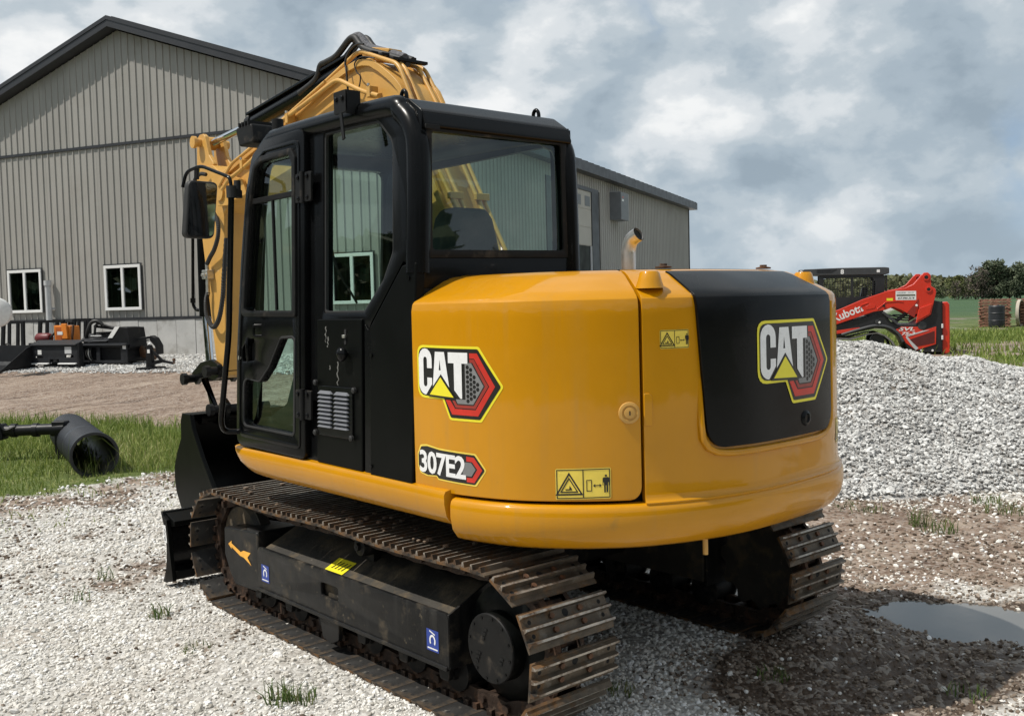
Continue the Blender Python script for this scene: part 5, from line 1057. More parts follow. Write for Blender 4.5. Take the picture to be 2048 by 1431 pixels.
# right-hand tank housing beside the boom
MB().prism(rnd([(.46, .975), (1.03, .975), (1.03, 1.42), (.98, 1.50), (.50, 1.50), (.46, 1.46)], .03), -.79, .86, 'y').build('tank_housing', YEL, EX, bevel=.012)
MB().box(-.16, .44, -.79, .40, .975, 1.10).build('boom_base_plate', BLKM, EX)
for x in (-.02, .28): MB().prism(rnd([(-.22, .97), (.25, .97), (.12, 1.42), (.0, 1.48), (-.14, 1.42)], .04), x, x + .04, 'x').build('boom_foot_lug', YELD, EX, bevel=.006)
# stones and clods lying on the top run of the near track
mb = MB()
for i in range(46):
    x, y = random.uniform(-1.02, -.66), random.choice((random.uniform(-.95, 1.15), random.uniform(.2, .9), random.uniform(-.5, .0))); r_ = random.uniform(.006, .016); mb.sphere((x, y, .705 + r_ * .4), r_, 6, (1.3, .9, .6))
CLOD = pm('dried_mud', (.20, .15, .11), .95, var=.3, scale=30)
tag(mb.build('track_debris', CLOD, EX, smooth=20), kind='stuff')
# ================================================================ ATTACHMENTS ALONG THE WALL
def bw(xl, yl): return (BC[0] + xl * cB - yl * sB, BC[1] + xl * sB + yl * cB)
def wall_thing(name, label, cat, xl, yl, rz=0, group=None):
    x, y = bw(xl, yl); return thing(name, label, cat, (x, y, float(hgt(x, y))), BY + rz, group)
ABLK = pm('attachment_black', (.010, .0105, .012), .42, var=.25, scale=6, spec=.25, spots=((.05, .046, .04), .28, 5)); AGRY = pm('attachment_grey', (.022, .0235, .027), .45, spec=.3, var=.2, scale=6)
ORA = pm('orange_paint', (.72, .22, .025), .45, var=.12, scale=9, spots=((.20, .08, .03), .32, 9)); MAR = pm('maroon', (.13, .015, .018), .5); LWH = pm('label_white', (.75, .75, .74), .5)
# quick-attach plate
T = wall_thing('attachment_plate', 'dark grey loader mounting plate with two white stickers, standing on the gravel', 'attachment plate', -8.92, -2.5)
pl = MB().mesh2d(fill2d([[(-.74, .10), (.74, .10), (.74, .56), (-.74, .56)], [(-.62, .235), (-.62, .28), (-.36, .28), (-.36, .235)], [(.34, .245), (.34, .31), (.62, .31), (.62, .245)], [(-.15, .10), (-.15, .21), (.15, .21), (.15, .10)]], .012, .003), lambda u, v, q: (u, q, v)).build('plate', AGRY, T)
for x in (-.80, .76): MB().prism(rnd([(-.03, 0), (.10, 0), (.10, .60), (-.03, .60)], .02), x, x + .05, 'x').build('side_rail', ABLK, T, bevel=.006)
MB().prism([(-.06, .56), (.22, .66), (.22, .63), (-.06, .53)], -.74, .74, 'x').build('top_lip', AGRY, T, bevel=.006)
MB().prism([(-.07, .09), (-.07, .115), (.05, .13), (.05, .10)], -.70, -.16, 'x').build('lower_lip', LWH, T, bevel=.004); MB().prism([(-.07, .09), (-.07, .115), (.05, .13), (.05, .10)], .16, .72, 'x').build('lower_lip', LWH, T, bevel=.004)
MB().box(-.52, -.40, -.018, -.0155, .32, .43).build('sticker', LWH, T); MB().box(.35, .56, -.018, -.0155, .34, .50).build('sticker', PVC, T)
for x in (-.79, .77): MB().box(x - .05, x + .08, -.06, .14, -.02, .03).build('foot', ABLK, T, bevel=.01)
MB().box(-.6, .6, .2, .5, .0, .12).build('rear_rail', ABLK, T, bevel=.01)
# pallet fork frames
for k, (xl, yl, w_, lab) in enumerate(((-11.25, -1.75, .75, 'black pallet fork frame with tall open guard beside the loader bucket'), (-10.15, -1.55, .85, 'black pallet fork frame with twin uprights behind the maroon tank'), (-9.45, -1.25, .55, 'narrow black pallet fork frame in front of the grey vent pipe'))):
    T = wall_thing('fork_frame', lab, 'fork frame', xl, yl, 0, 'pallet fork frames leaning by the wall')
    for x in (-w_ / 2, w_ / 2): MB().bar((x, .05, 0), (x * .9, .12, 1.05), .10, .06).build('upright', ABLK, T, bevel=.005)
    for x in (-w_ * .18, w_ * .22): MB().bar((x, .06, .1), (x, .12, 1.0), .085, .05).build('guard_bar', ABLK, T, bevel=.004)
    MB().bar((-w_ / 2, .12, 1.03), (w_ / 2, .12, 1.03), .05, .06).build('top_bar', ABLK, T, bevel=.004); MB().box(-w_ / 2 - .05, w_ / 2 + .05, .0, .07, .28, .40).build('carriage_bar', ABLK, T, bevel=.006); MB().box(-w_ / 2 - .05, w_ / 2 + .05, .0, .07, .02, .12).build('carriage_bar', ABLK, T, bevel=.006)
    for x in (-w_ * .3, w_ * .3): MB().prism([(-.0, .0), (-.0, .42), (-.05, .42), (-.06, .05), (-.75, .02), (-.75, 0)], x - .05, x + .05, 'x').build('fork', ABLK, T, bevel=.005)
    MB().tube(smooth_path([(-.1, -.02, .35), (0, -.12, .5), (.15, -.08, .42), (.2, -.02, .25)], 5), .018, 6).build('hose', RUB, T)
# maroon tank
T = wall_thing('portable_tank', 'small maroon rounded tank between the fork frames', 'tank', -9.85, -1.95)
MB().lathe([(.0, -.22), (.09, -.22), (.12, -.18), (.125, 0), (.12, .18), (.09, .22), (0, .22)], (0, 0, .66), (1, 0, 0), 18).build('tank_body', MAR, T, smooth=40)
for x in (-.14, .14): MB().box(x - .02, x + .02, -.1, .1, .0, .56).build('stand', ABLK, T, bevel=.005)
# orange power unit on legs
T = wall_thing('power_unit', 'orange hydraulic power unit with black hoses behind the mounting plate', 'power unit', -9.22, -1.8)
bd = MB().prism(rnd([(-.28, .52), (.24, .52), (.22, .93), (-.30, .95)], .02), -.14, .16, 'y').build('housing', ORA, T, bevel=.012)
MB().prism(rnd([(.02, .62), (.20, .62), (.16, .99), (.0, .99)], .02), -.20, -.145, 'y').build('side_cover', ORA, T, bevel=.01)
MB().box(-.24, .02, -.150, -.142, .58, .90).build('panel', pm('orange_dark', (.42, .10, .015), .5), bd, bevel=.004); MB().box(-.12, .05, -.21, -.202, .72, .80).build('label', LWH, bd)
for x in (-.16, -.05, .06, .16): MB().cyl((x, 0, .95), (x, 0, 1.03), .035, n=10).build('filler_cap', ABLK, bd)
for x in (-.22, .20): MB().box(x - .03, x + .03, -.1, .1, .0, .52).build('leg', ABLK, T, bevel=.005)
MB().tube(smooth_path([(-.28, -.1, .8), (-.42, -.18, .6), (-.36, -.2, .35), (-.1, -.22, .42), (.2, -.2, .55)], 6), .025, 6).build('hose', RUB, T); MB().bar((.22, -.1, .52), (.32, -.12, .95), .04, .05).build('strut', pm('brown_steel', (.10, .05, .03), .6), T, bevel=.004)
# big trencher/planer attachment
T = wall_thing('planer_attachment', 'large black cold planer attachment with sloping hood and hoses lying by the wall', 'planer attachment', -7.85, -1.95)
MB().prism(rnd([(-.78, .05), (.70, .05), (.70, .42), (-.78, .44)], .02), -.05, .55, 'y').build('body', ABLK, T, bevel=.01)
MB().mesh2d(fill2d([[(-.80, .03), (.74, .03), (.74, .50), (-.80, .50)], [(-.60, .09), (-.60, .40), (-.20, .40), (-.20, .09)], [(-.10, .09), (-.10, .40), (.56, .40), (.56, .09)]], .014, .003), lambda u, v, q: (u, -.10 + q, v)).build('mount_frame', AGRY, T)
MB().prism([(-.18, .47), (.60, .55), (.60, .52), (-.18, .44)], -.84, .76, 'x').build('deck', AGRY, T, bevel=.006)
MB().prism([(-.10, .54), (.25, .72), (.60, .74), (.60, .54)], -.80, .10, 'x').build('hood', AGRY, T, bevel=.01)
hd = MB().prism([(-.02, .52), (.30, .88), (.62, .86), (.70, .40), (.62, .34), (.42, .40)][::1], -.05, .5, 'y', fn=lambda u, v, a: (u + .10, a, v)).build('side_hood', ABLK, T, bevel=.012)
MB().prism([(.12, .62), (.36, .885), (.50, .885), (.26, .62)], -.062, -.052, 'y').build('hood_stripe', LWH, hd)
for i in range(6): MB().box(-.40 + i * .07, -.36 + i * .07, .02, .5, .725, .76).build('hood_rib', ABLK, T)
MB().box(-.45, -.12, -.03, .0, .665, .685).build('hood_trim', LWH, T)
MB().tube(smooth_path([(-.75, .1, .5), (-.62, .05, .78), (-.55, .1, .98), (-.40, .15, 1.02), (-.28, .2, .93)], 6), .045, 8).build('hose', RUB, T, smooth=60); MB().tube(smooth_path([(-.80, .2, .6), (-.50, .12, .64), (-.42, .15, .95), (-.10, .25, .88), (.20, .3, .84)], 6), .03, 8).build('hose', RUB, T, smooth=60)
MB().bar((-.55, .2, .90), (.30, .3, .80), .06, .06).build('stabiliser', ABLK, T, bevel=.008)
MB().bar((.62, .15, .55), (1.12, .35, .62), .05, .06).build('boom_arm', ABLK, T, bevel=.006)
MB().prism(rnd([(1.10, .66), (1.24, .60), (1.36, .42), (1.36, .22), (1.26, .20), (1.22, .40), (1.06, .55)], .02), .28, .42, 'y').build('crumber', ABLK, T, bevel=.008)
for i in range(3):
    mb = MB(); mb.lathe([(.0, 0), (.14, 0), (.16, .03), (.14, .06), (0, .06)], (.80 + i * .13, .30 + i * .03, .26 - .02 * i), (.3, 1, .2), 11); mb.build('cutter_drum', RUST, T, smooth=20)
MB().box(-.45, -.35, -.125, -.117, .2, .42).build('hose_plate', AGRY, T)
for i in range(3): MB().tube(smooth_path([(-.5 + i * .06, -.11, .38), (-.48 + i * .07, -.16, .22), (-.40 + i * .05, -.13, .09)], 5), .014, 6).build('hose', ZINC if i == 1 else RUB, T)
MB().box(.62, .72, -.118, -.1145, .36, .46).build('sticker', LWH, T)
# trailer mover (ball hitch frame)
T = wall_thing('trailer_mover', 'black triangular trailer mover frame with a ball hitch, by the concrete base', 'trailer mover', -5.72, -2.75)
MB().prism(rnd([(-.14, .0), (.05, .0), (.02, .46), (-.02, .55), (-.10, .52)], .03), -.05, .05, 'y').build('mast', ABLK, T, bevel=.01); MB().box(-.19, .12, -.3, .3, -.01, .05).build('foot', ABLK, T, bevel=.008)
MB().bar((.0, 0, .42), (.30, .02, .17), .05, .05).build('brace', ABLK, T); MB().bar((.0, -.1, .10), (.34, .02, .18), .05, .05).build('brace', ABLK, T); MB().bar((.0, .12, .16), (.34, .02, .18), .05, .05).build('brace', ABLK, T)
MB().bar((.30, .02, .175), (.58, .05, .13), .05, .055).build('draw_tube', ABLK, T, bevel=.005); MB().lathe([(.035, 0), (.02, .02), (.02, .05), (.035, .06), (.035, .09), (.015, .11), (0, .11)], (.58, .05, .13), (0, 0, 1), 12).build('hitch_ball', RUST, T, smooth=50)
MB().sphere((-.04, 0, .56), .035).build('knob', LWH, T); MB().box(-.07, .0, -.058, -.053, .36, .44).build('sticker', LWH, T)
# loader bucket at the frame edge
T = wall_thing('loader_bucket', 'wide black loader bucket lying with its sloped floor towards the dirt track', 'bucket', -10.35, -2.95)
pr = [(-.55, .0), (-.50, .0), (.35, .05), (.45, .12), (.48, .55), (.44, .57), (.38, .18), (.30, .10)]
MB().prism(pr, -1.15, .72, 'x').build('bucket_shell', ABLK, T, bevel=.006)
for x in (-1.17, .72): MB().prism([(-.52, .0), (.40, .05), (.48, .56), (.30, .52), (-.40, .06)], x, x + .022, 'x').build('bucket_side', ABLK, T, bevel=.003)
MB().prism([(-.60, .0), (-.42, .0), (-.42, .02), (-.60, .008)], -1.17, .745, 'x').build('cutting_edge', AGRY, T)
# round white tank end beyond the bucket
T = wall_thing('white_drum', 'white round drum end with a hub, partly out of view by the window', 'drum', -9.0, -4.0)
MB().lathe([(.0, -.2), (.28, -.2), (.33, -.15), (.345, 0), (.33, .04), (.25, .07), (.08, .09), (.07, .11), (0, .11)], (0, 0, 1.45), (.55, -.8, 0), 28).build('drum_shell', LWH, T, smooth=40)
MB().lathe([(.09, .08), (.08, .12), (.035, .15), (0, .15)], (0, 0, 1.45), (.55, -.8, 0), 16).build('hub', BOXG, T, smooth=40)
for x in (-.45, -.2): MB().bar((x, .05, -.03), (x * .4, .05, 1.3), .05, .05).build('stand_leg', ABLK, T)
# ================================================================ CULVERT PIPE IN THE GRASS
T = thing('plastic_pipe', 'short ribbed black plastic culvert pipe lying in the tall grass', 'pipe', (.06, 6.62, .0))
ax = Vector((.60, 2.95, .0)).normalized(); PL = pm('black_plastic', (.022, .024, .029), .38, var=.15, scale=5, rvar=.08)
prof = [(.225, 0.0), (.232, .0), (.234, .02)]; k = 0.02
while k < 2.55:
    prof += [(.229, k + .010), (.237 if not .8 < k % 1.6 < .95 else .232, k + .020), (.237 if not .8 < k % 1.6 < .95 else .232, k + .032), (.229, k + .042)]; k += .052
prof += [(.225, 2.6), (.214, 2.6), (.214, 0.0)]
MB().lathe(prof, (0, 0, .24), ax, 40, close=True).build('pipe_wall', PL, T, smooth=50); MB().lathe([(.224, -.012), (.245, -.012), (.248, .0), (.245, .03), (.236, .03), (.224, .0)], (0, 0, .24), ax, 40, close=True).build('pipe_rim', PL, T, smooth=40)
# black drill arm lying in the grass, hoses dangling
AX0 = world_at(11.7, -5.72)
T = thing('auger_arm', 'black hydraulic auger arm with dangling hoses, reaching behind the pipe', 'auger arm', (AX0[0], AX0[1], float(hgt(*AX0))), math.atan2(R2[1], R2[0]))
MB().bar((-1.3, 0, .26), (-.30, 0, .33), .17, .19).build('arm_body', ABLK, T, bevel=.02); MB().cyl((-.32, 0, .335), (.42, -.02, .35), .066, n=14).build('arm_tube', ABLK, T, smooth=40)
MB().prism(rnd([(-.95, .32), (-.35, .36), (-.42, .44), (-.60, .46), (-.95, .40)], .02), -.06, .06, 'y').build('arm_bracket', ABLK, T, bevel=.01)
for x in (-.22, .04, .26): MB().cyl((x, 0, .338), (x + .06, 0, .339), .082, n=14).build('arm_collar', ABLK, T, smooth=40)
MB().box(.28, .44, -.07, .07, .29, .44).build('valve_block', ABLK, T, bevel=.012)
MB().tube(smooth_path([(-1.3, -.1, .42), (-.8, -.12, .46), (-.55, -.1, .51), (-.36, -.1, .45), (-.38, -.12, .30)], 6), .02, 6).build('hose', RUB, T, smooth=60)
MB().tube(smooth_path([(-.62, -.1, .42), (-.50, -.15, .50), (-.34, -.12, .47), (-.25, -.1, .36), (-.12, -.1, .40)], 6), .016, 6).build('hose', RUB, T, smooth=60)
for x, z, r in ((-.72, -.01, .018), (-.50, .06, .018), (-.58, .02, .02), (-.66, .05, .016), (-.44, .10, .016)): MB().tube(smooth_path([(x, -.1, .32), (x - .06, -.15, .22), (x - .03, -.12, .12), (x + .06, -.1, z)], 5), r, 6).build('hose', RUB, T, smooth=60)
for x, z in ((-.55, .30), (-.42, .33)): MB().cyl((x, -.12, z), (x, -.12, z - .09), .028, n=8).build('coupler', ZINC, T)
MB().box(-1.15, -1.05, -.06, .06, -.05, .24).build('prop', ABLK, T, bevel=.01); MB().box(.3, .38, -.05, .05, -.05, .30).build('prop', ABLK, T, bevel=.01)
# ================================================================ RED TRACK LOADER (side on; local x to its rear, y away)
LO = world_at(23.5, 8.5); RED = pm('loader_red', (.62, .035, .014), .32, coat=.3, var=.06, scale=3, rvar=.06); LBK = pm('loader_black', (.016, .017, .019), .42, var=.2, scale=4); LGR = pm('loader_grey', (.045, .047, .05), .5, var=.1)
T = thing('track_loader', 'red and black compact track loader parked behind the gravel heap', 'track loader', (LO[0], LO[1], float(hgt(*LO))), math.atan2(R2[1], R2[0]) - .27)
arm = [(-1.9, .55), (-1.02, .99), (-.67, 1.12), (-.18, 1.33), (.37, 1.51), (.77, 1.575), (.95, 1.66), (1.13, 1.87), (1.19, 1.92), (1.27, 1.92), (1.33, 1.86), (1.34, 1.60), (1.43, 1.54), (1.45, 1.46), (1.41, 1.29), (1.33, .94), (1.0, .74), (1.08, 1.20), (.97, .88), (.80, .99), (.68, 1.06), (.51, 1.14), (.33, 1.07), (.07, 1.03), (-.64, .79), (-1.02, .66), (-1.9, .3)]
for y in (0, 1.52):
    am = MB().prism(arm, y, y + .10, 'y').build('lift_arm', RED, T, bevel=.012)
    if y == 0: am0 = am
    MB().lathe([(.075, 0), (.075, .02), (.045, .022), (.045, -.01), (0, -.01)], (1.23, y, 1.81), (0, -1, 0), 18).build('pivot_boss', RED, am, smooth=40)
    MB().lathe([(.07, 0), (.07, .02), (.04, .022), (.04, .0), (0, .0)], (1.28, y, 1.53), (0, -1, 0), 18).build('pivot_boss', RED, am, smooth=40)
for x, z, r in ((1.23, 1.81, .045), (1.28, 1.53, .04), (.30, 1.17, .03)): MB().cyl((x, -.0225, z), (x, -.015, z), r, n=16).build('pin_bore', HOLE_BLK, am0)
for x, z in ((1.02, 1.16), (.20, .78), (1.12, .11), (1.37, .10)): MB().lathe([(.03, 0), (.025, .015), (0, .02)], (x, -.005 if z > .5 else .06, z), (0, -1, 0), 10).build('bolt', LWH, T, smooth=40)
MB().prism([(.80, .99), (.98, 1.20), (1.06, 1.32), (1.06, 1.26), (.97, .88)], -.006, .0, 'y').build('arm_gusset', pm('loader_red_dark', (.28, .02, .012), .4), am0)
MB().prism(rnd([(1.01, .79), (1.30, .96), (1.36, 1.20), (1.08, 1.10)], .02), -.03, -.001, 'y').build('arm_leg', RED, am0, bevel=.008)
MB().tube([(-.20, -.003, 1.02), (-.24, -.003, 1.12), (-.20, -.003, 1.20), (-.05, -.003, 1.25)], .012, 6).build('weld_bead', RED, am0); MB().prism(rnd([(-.10, 1.08), (.10, 1.12), (.12, 1.20), (.0, 1.22), (-.12, 1.16)], .03), -.008, .0, 'y').build('arm_pressing', RED, am0, bevel=.004)
MB().tube([(.15, -.004, 1.10), (.28, -.004, 1.20), (.34, -.004, 1.255), (.6, -.004, 1.275), (.72, -.004, 1.25)], .010, 6).build('weld_bead', RED, am0)
lf = lambda x0, z0: (lambda u, v, q: (x0 + u, -.0035, z0 + v))
def slant(x0, z0, ca, sa): return lambda u, v, q: (x0 + u * ca - v * sa, -.0035, z0 + u * sa + v * ca)
tx = text2d('Kubota', .27, bold=.006); w_ = max(v[0] for v in tx[0]); lay(tx, LWH, lambda u, v, q: slant(-.82, .80, .93, .37)(u * .72 / w_, v, q), 'brand_lettering', am0)
s_ = lay(fill2d([[(.56, 1.295), (1.01, 1.29), (1.01, 1.50), (.56, 1.51)]]), LWH, lambda u, v, q: (u, -.003, v), 'dealer_sticker', am0)
tx = text2d('457-944-3518', .075, bold=.001, shear=.2); w_ = max(v[0] for v in tx[0]); lay(tx, DBLACK, lambda u, v, q: (.60 + u * .37 / w_, -.0045, 1.315 + v * .9), 'sticker_text', s_)
tx = text2d('HAMMEL  SALES', .06, shear=.2); w_ = max(v[0] for v in tx[0]); lay(tx, DGREY, lambda u, v, q: (.59 + u * .37 / w_, -.0045, 1.45 + v * .7), 'sticker_text', s_); lay(fill2d([[(.58, 1.39), (.99, 1.385), (.99, 1.42), (.58, 1.425)]]), pm('label_olive', (.08, .085, .05), .5), lambda u, v, q: (u, -.0045, v), 'sticker_band', s_)
lay(fill2d([[(.36, 1.285), (.50, 1.285), (.50, 1.345), (.36, 1.345)]]), DYEL, lambda u, v, q: (u, -.003, v), 'warning_label', am0)
# cab
cb = MB().mesh2d(fill2d([[(-1.15, .95), (.31, .95), (.36, 1.86), (.30, 1.93), (-1.15, 1.95)], rnd([(-1.04, 1.40), (-1.04, 1.87), (.08, 1.86), (.15, 1.74), (.13, 1.40)], .04)], .02), lambda u, v, q: (u, .33 + q, v)).build('cab_side', LBK, T)
c2 = MB().mesh2d(fill2d([[(-1.15, .95), (.31, .95), (.36, 1.86), (.30, 1.93), (-1.15, 1.95)], rnd([(-1.04, 1.40), (-1.04, 1.87), (.08, 1.86), (.15, 1.74), (.13, 1.40)], .04)], .02), lambda u, v, q: (u, 1.27 + q, v)).build('cab_side', LBK, T)
for i in range(19): MB().box(-1.03 + i * .062, -1.03 + i * .062 + .012, .325, .335, 1.40, 1.87).build('mesh_bar', LBK, cb)
for i in range(8): MB().box(-1.04, .15, .320, .330, 1.42 + i * .057, 1.432 + i * .057).build('mesh_bar', LBK, cb)
MB().box(-.42, -.36, .315, .34, 1.40, 1.87).build('window_post', LBK, cb); MB().box(-1.12, .3, .36, 1.24, .95, 1.05).build('cab_floor', LBK, T)
MB().prism(rnd([(-.5, 1.05), (-.1, 1.05), (-.0, 1.62), (-.12, 1.64), (-.22, 1.25), (-.5, 1.22)], .04), .6, 1.0, 'y').build('seat', LBK, T, bevel=.02)
rf = MB().prism(rnd([(-1.51, 1.95), (-1.51, 2.09), (-.7, 2.10), (.35, 2.085), (.45, 2.07), (.45, 1.93), (.35, 1.905), (-1.1, 1.93)], .03), .28, 1.32, 'y').build('cab_roof', LGR, T, bevel=.015)
MB().prism([(-1.2, 2.00), (-.85, 2.00), (-.74, 2.07), (-1.2, 2.075)], .272, .281, 'y').build('roof_panel', AGRY, rf); tx = text2d('8', .15, bold=.006); lay(tx, LWH, lambda u, v, q: (-.65 + u, .2745, 1.955 + v), 'unit_number', rf)
MB().box(.17, .24, .272, .279, 1.965, 2.03).build('roof_sticker', LWH, rf); wl_ = MB().box(-1.62, -1.5, .30, .42, 1.96, 2.08).build('work_lamp', LGR, rf, bevel=.01); MB().cyl((-1.56, .298, 2.02), (-1.56, .29, 2.02), .045, n=16).build('lamp_lens', LWH, wl_)
for x in (.38,): MB().cyl((x, .34, 1.1), (x + .01, .34, 1.9), .02, n=8).build('cab_handle', LBK, T)
# body, undercarriage
MB().prism([(-.9, .42), (-.9, .72), (-.64, .77), (-.25, .86), (.30, 1.02), (.45, .80), (.60, .72), (1.0, .72), (1.33, .93), (1.40, 1.27), (1.58, 1.23), (1.58, .06), (.85, .06), (.70, .40), (.40, .62), (.10, .64), (-.3, .55)], .05, 1.55, 'y').build('body', LBK, T, bevel=.015)
MB().cyl((.45, .14, .70), (1.15, .14, 1.25), .045, n=12).build('lift_cylinder', LBK, T, smooth=40)
for k in range(3): MB().tube(smooth_path([(.30 + k * .1, .12, .95), (.55 + k * .08, .10, .86 + k * .04), (.85, .12, .82 + k * .05), (1.05, .12, .95)], 5), .016, 6).build('hose', RUB, T, smooth=60)
MB().bar((.28, .03, 1.02), (.60, .03, .74), .06, .09, (0, 1, 0)).build('link_bar', LGR, T, bevel=.008); MB().tube(smooth_path([(-.65, .02, .50), (-.25, .02, .62), (.10, .02, .70), (.40, .02, .66), (.62, .02, .50), (.72, .02, .32)], 5), .04, 8).build('fender_edge', LGR, T, smooth=60)
MB().prism([(-.95, .50), (-.95, .58), (-.24, .67), (-.24, .59)], .01, .05, 'y').build('side_stripe', RED, T, bevel=.005); MB().cyl((.15, .02, .80), (.15, -.02, .80), .05, n=12).build('pivot', LGR, T); MB().lathe([(.10, 0), (.10, .02), (.05, .03), (0, .03)], (1.14, .05, .69), (0, -1, 0), 18).build('pivot', LGR, T, smooth=40)
lv = [(.53, .58), (.68, .67), (1.06, .66), (1.17, .57), (1.45, .66), (1.44, .25), (1.01, .11), (.79, .28), (.69, .43)]
ds = MB().prism(lv, .035, .052, 'y').build('model_panel', RED, T, bevel=.004)
MB().prism([(.86, .36), (1.41, .56), (1.41, .28), (1.02, .20)], .030, .036, 'y').build('panel_grille', pm('loader_maroon', (.10, .012, .01), .5), ds); MB().prism([(.78, .42), (.84, .44), (1.30, .58), (1.16, .57), (.80, .46)], .028, .036, 'y').build('panel_stripe', PVC, ds); MB().prism([(.78, .42), (.80, .46), (.90, .33), (1.06, .16), (1.0, .115), (.93, .20)], .0285, .0365, 'y').build('panel_stripe', PVC, ds)
for s_, x0, z0, wd in (('SVL', .62, .575, .36), ('75-3', .68, .475, .31)):
    tx = text2d(s_, .115 if s_ == 'SVL' else .095, bold=.003, shear=.25); w_ = max(v[0] for v in tx[0]); lay(tx, LWH, lambda u, v, q: (x0 + u * wd / w_, .027, z0 + v), 'model_lettering', ds)
MB().prism(rnd([(1.58, 1.22), (1.70, 1.23), (1.745, 1.17), (1.755, .07), (1.70, .02), (1.58, .03)], .03), .08, 1.52, 'y').build('rear_door', RED, T, bevel=.03); MB().box(1.555, 1.585, .04, .075, .03, 1.24).build('rear_seam', HOLE_BLK, T)
for z in (.35, .62): MB().box(1.56, 1.60, .02, .06, z, z + .10).build('door_hinge', LWH, T, bevel=.008)
trk = [(-1.5, .30), (-1.35, .46), (-.47, .42), (-.03, .52), (.18, .545), (.35, .47), (.51, .32), (.56, .20), (.50, .06), (.35, .0), (-1.2, .0), (-1.45, .10)]
for y in (0.0, 1.25):
    mb = MB(); A = [Vector(p) for p in rnd(trk, .08, 3)]; rows = []
    cen = Vector((-.45, .24))
    for i, p in enumerate(A):
        q = p + (cen - p).normalized() * .05; rows.append([(p.x, y, p.y), (p.x, y + .35, p.y), (q.x, y + .35, q.y), (q.x, y, q.y)])
    rows.append(rows[0]); mb.grid(rows, True); MB  # rubber belt
    tk = mb.build('rubber_track', pm('dusty_rubber%d' % int(y), (.16, .155, .145), .85, var=.3, scale=12, bump=.4, bscale=40), T, smooth=40)
    for x in (-1.25, -.8, -.4, 0, .3): MB().cyl((x, y + .06, .16), (x, y + .29, .16), .11, n=16).build('track_wheel', LBK, tk, smooth=40)
    MB().cyl((.16, y + .06, .36), (.16, y + .29, .36), .16, n=18).build('drive_wheel', LBK, tk, smooth=40)
# ================================================================ BARREL AND CLAY-TILE ROLLS BEYOND
P = world_at(40, 19.55); BARR = pm('barrel_black', (.02, .022, .028), .45, var=.15)
T = thing('drum_barrel', 'black plastic drum standing in the grass before the reddish rolls', 'barrel', (P[0], P[1], float(hgt(*P))))
MB().lathe([(0, 0), (.28, 0), (.30, .03), (.30, .28), (.315, .30), (.30, .32), (.30, .58), (.315, .60), (.30, .62), (.30, .86), (.27, .90), (0, .90)], (0, 0, -.02), (0, 0, 1), 28).build('drum_shell', BARR, T, smooth=35)
MB().cyl((.12, 0, .87), (.12, 0, .91), .04, n=10).build('bung', LGR, T)
WOOD = pm('pallet_wood', (.25, .125, .085), .85, var=.35, scale=4, spots=((.34, .23, .16), .40, 5), each=.25)
def board(name, x0, x1, y0, y1, z0, z1): return MB().box(x0, x1, y0, y1, z0, z1).mesh(name, WOOD, 0)
pallet = thing('pallet', 'x', 'pallet'); bl_ = board('block', -.05, .05, -.55, .55, 0, .085)
for x in (-.54, 0, .54): o = link('stringer', bl_, pallet); o.location = (x, 0, .018)
bd_ = board('deck_board', -.60, .60, -.065, .065, 0, .02)
for i in range(6): o = link('deck_board', bd_, pallet); o.location = (0, -.535 + i * .214, .104)
for i in range(3): o = link('deck_board', bd_, pallet); o.location = (0, -.535 + i * .535, 0)
first = True
for sx, n_, lab in ((20.05, 9, 'reddish brown wooden pallet in the stack behind the black drum'), (21.62, 9, 'reddish brown wooden pallet in the stack beyond the pale hoop')):
    for k in range(n_):
        P = world_at(41.2, sx + random.uniform(-.03, .03)); o = pallet if first else copy_tree(pallet); first = False
        o.location = (P[0], P[1], float(hgt(*P)) + k * .126); o.rotation_euler = (0, 0, math.atan2(R2[1], R2[0]) - .42 + math.pi / 2 + random.uniform(-.04, .04)); tag(o, lab if 0 < k < n_ - 1 else lab.replace('reddish', 'topmost reddish') if k else lab.replace('reddish', 'lowest reddish'), 'pallet', 'stacked pallets at the field edge')
P = world_at(40.7, 20.85); T = thing('steel_hoop', 'pale upright hoop standing between the two pallet stacks', 'hoop', (P[0], P[1], float(hgt(*P))), math.atan2(R2[1], R2[0]) + .9)
MB().lathe([(.50, -.06), (.56, -.06), (.56, .06), (.50, .06)], (0, 0, .56), (0, 1, 0), 32, close=True).build('hoop_band', pm('hoop_tan', (.42, .37, .30), .7), T, smooth=40); MB().cyl((0, .03, .56), (0, .05, .56), .50, n=28).build('hoop_disc', HOLE_BLK, T)  # black disc fills the middle of the hoop
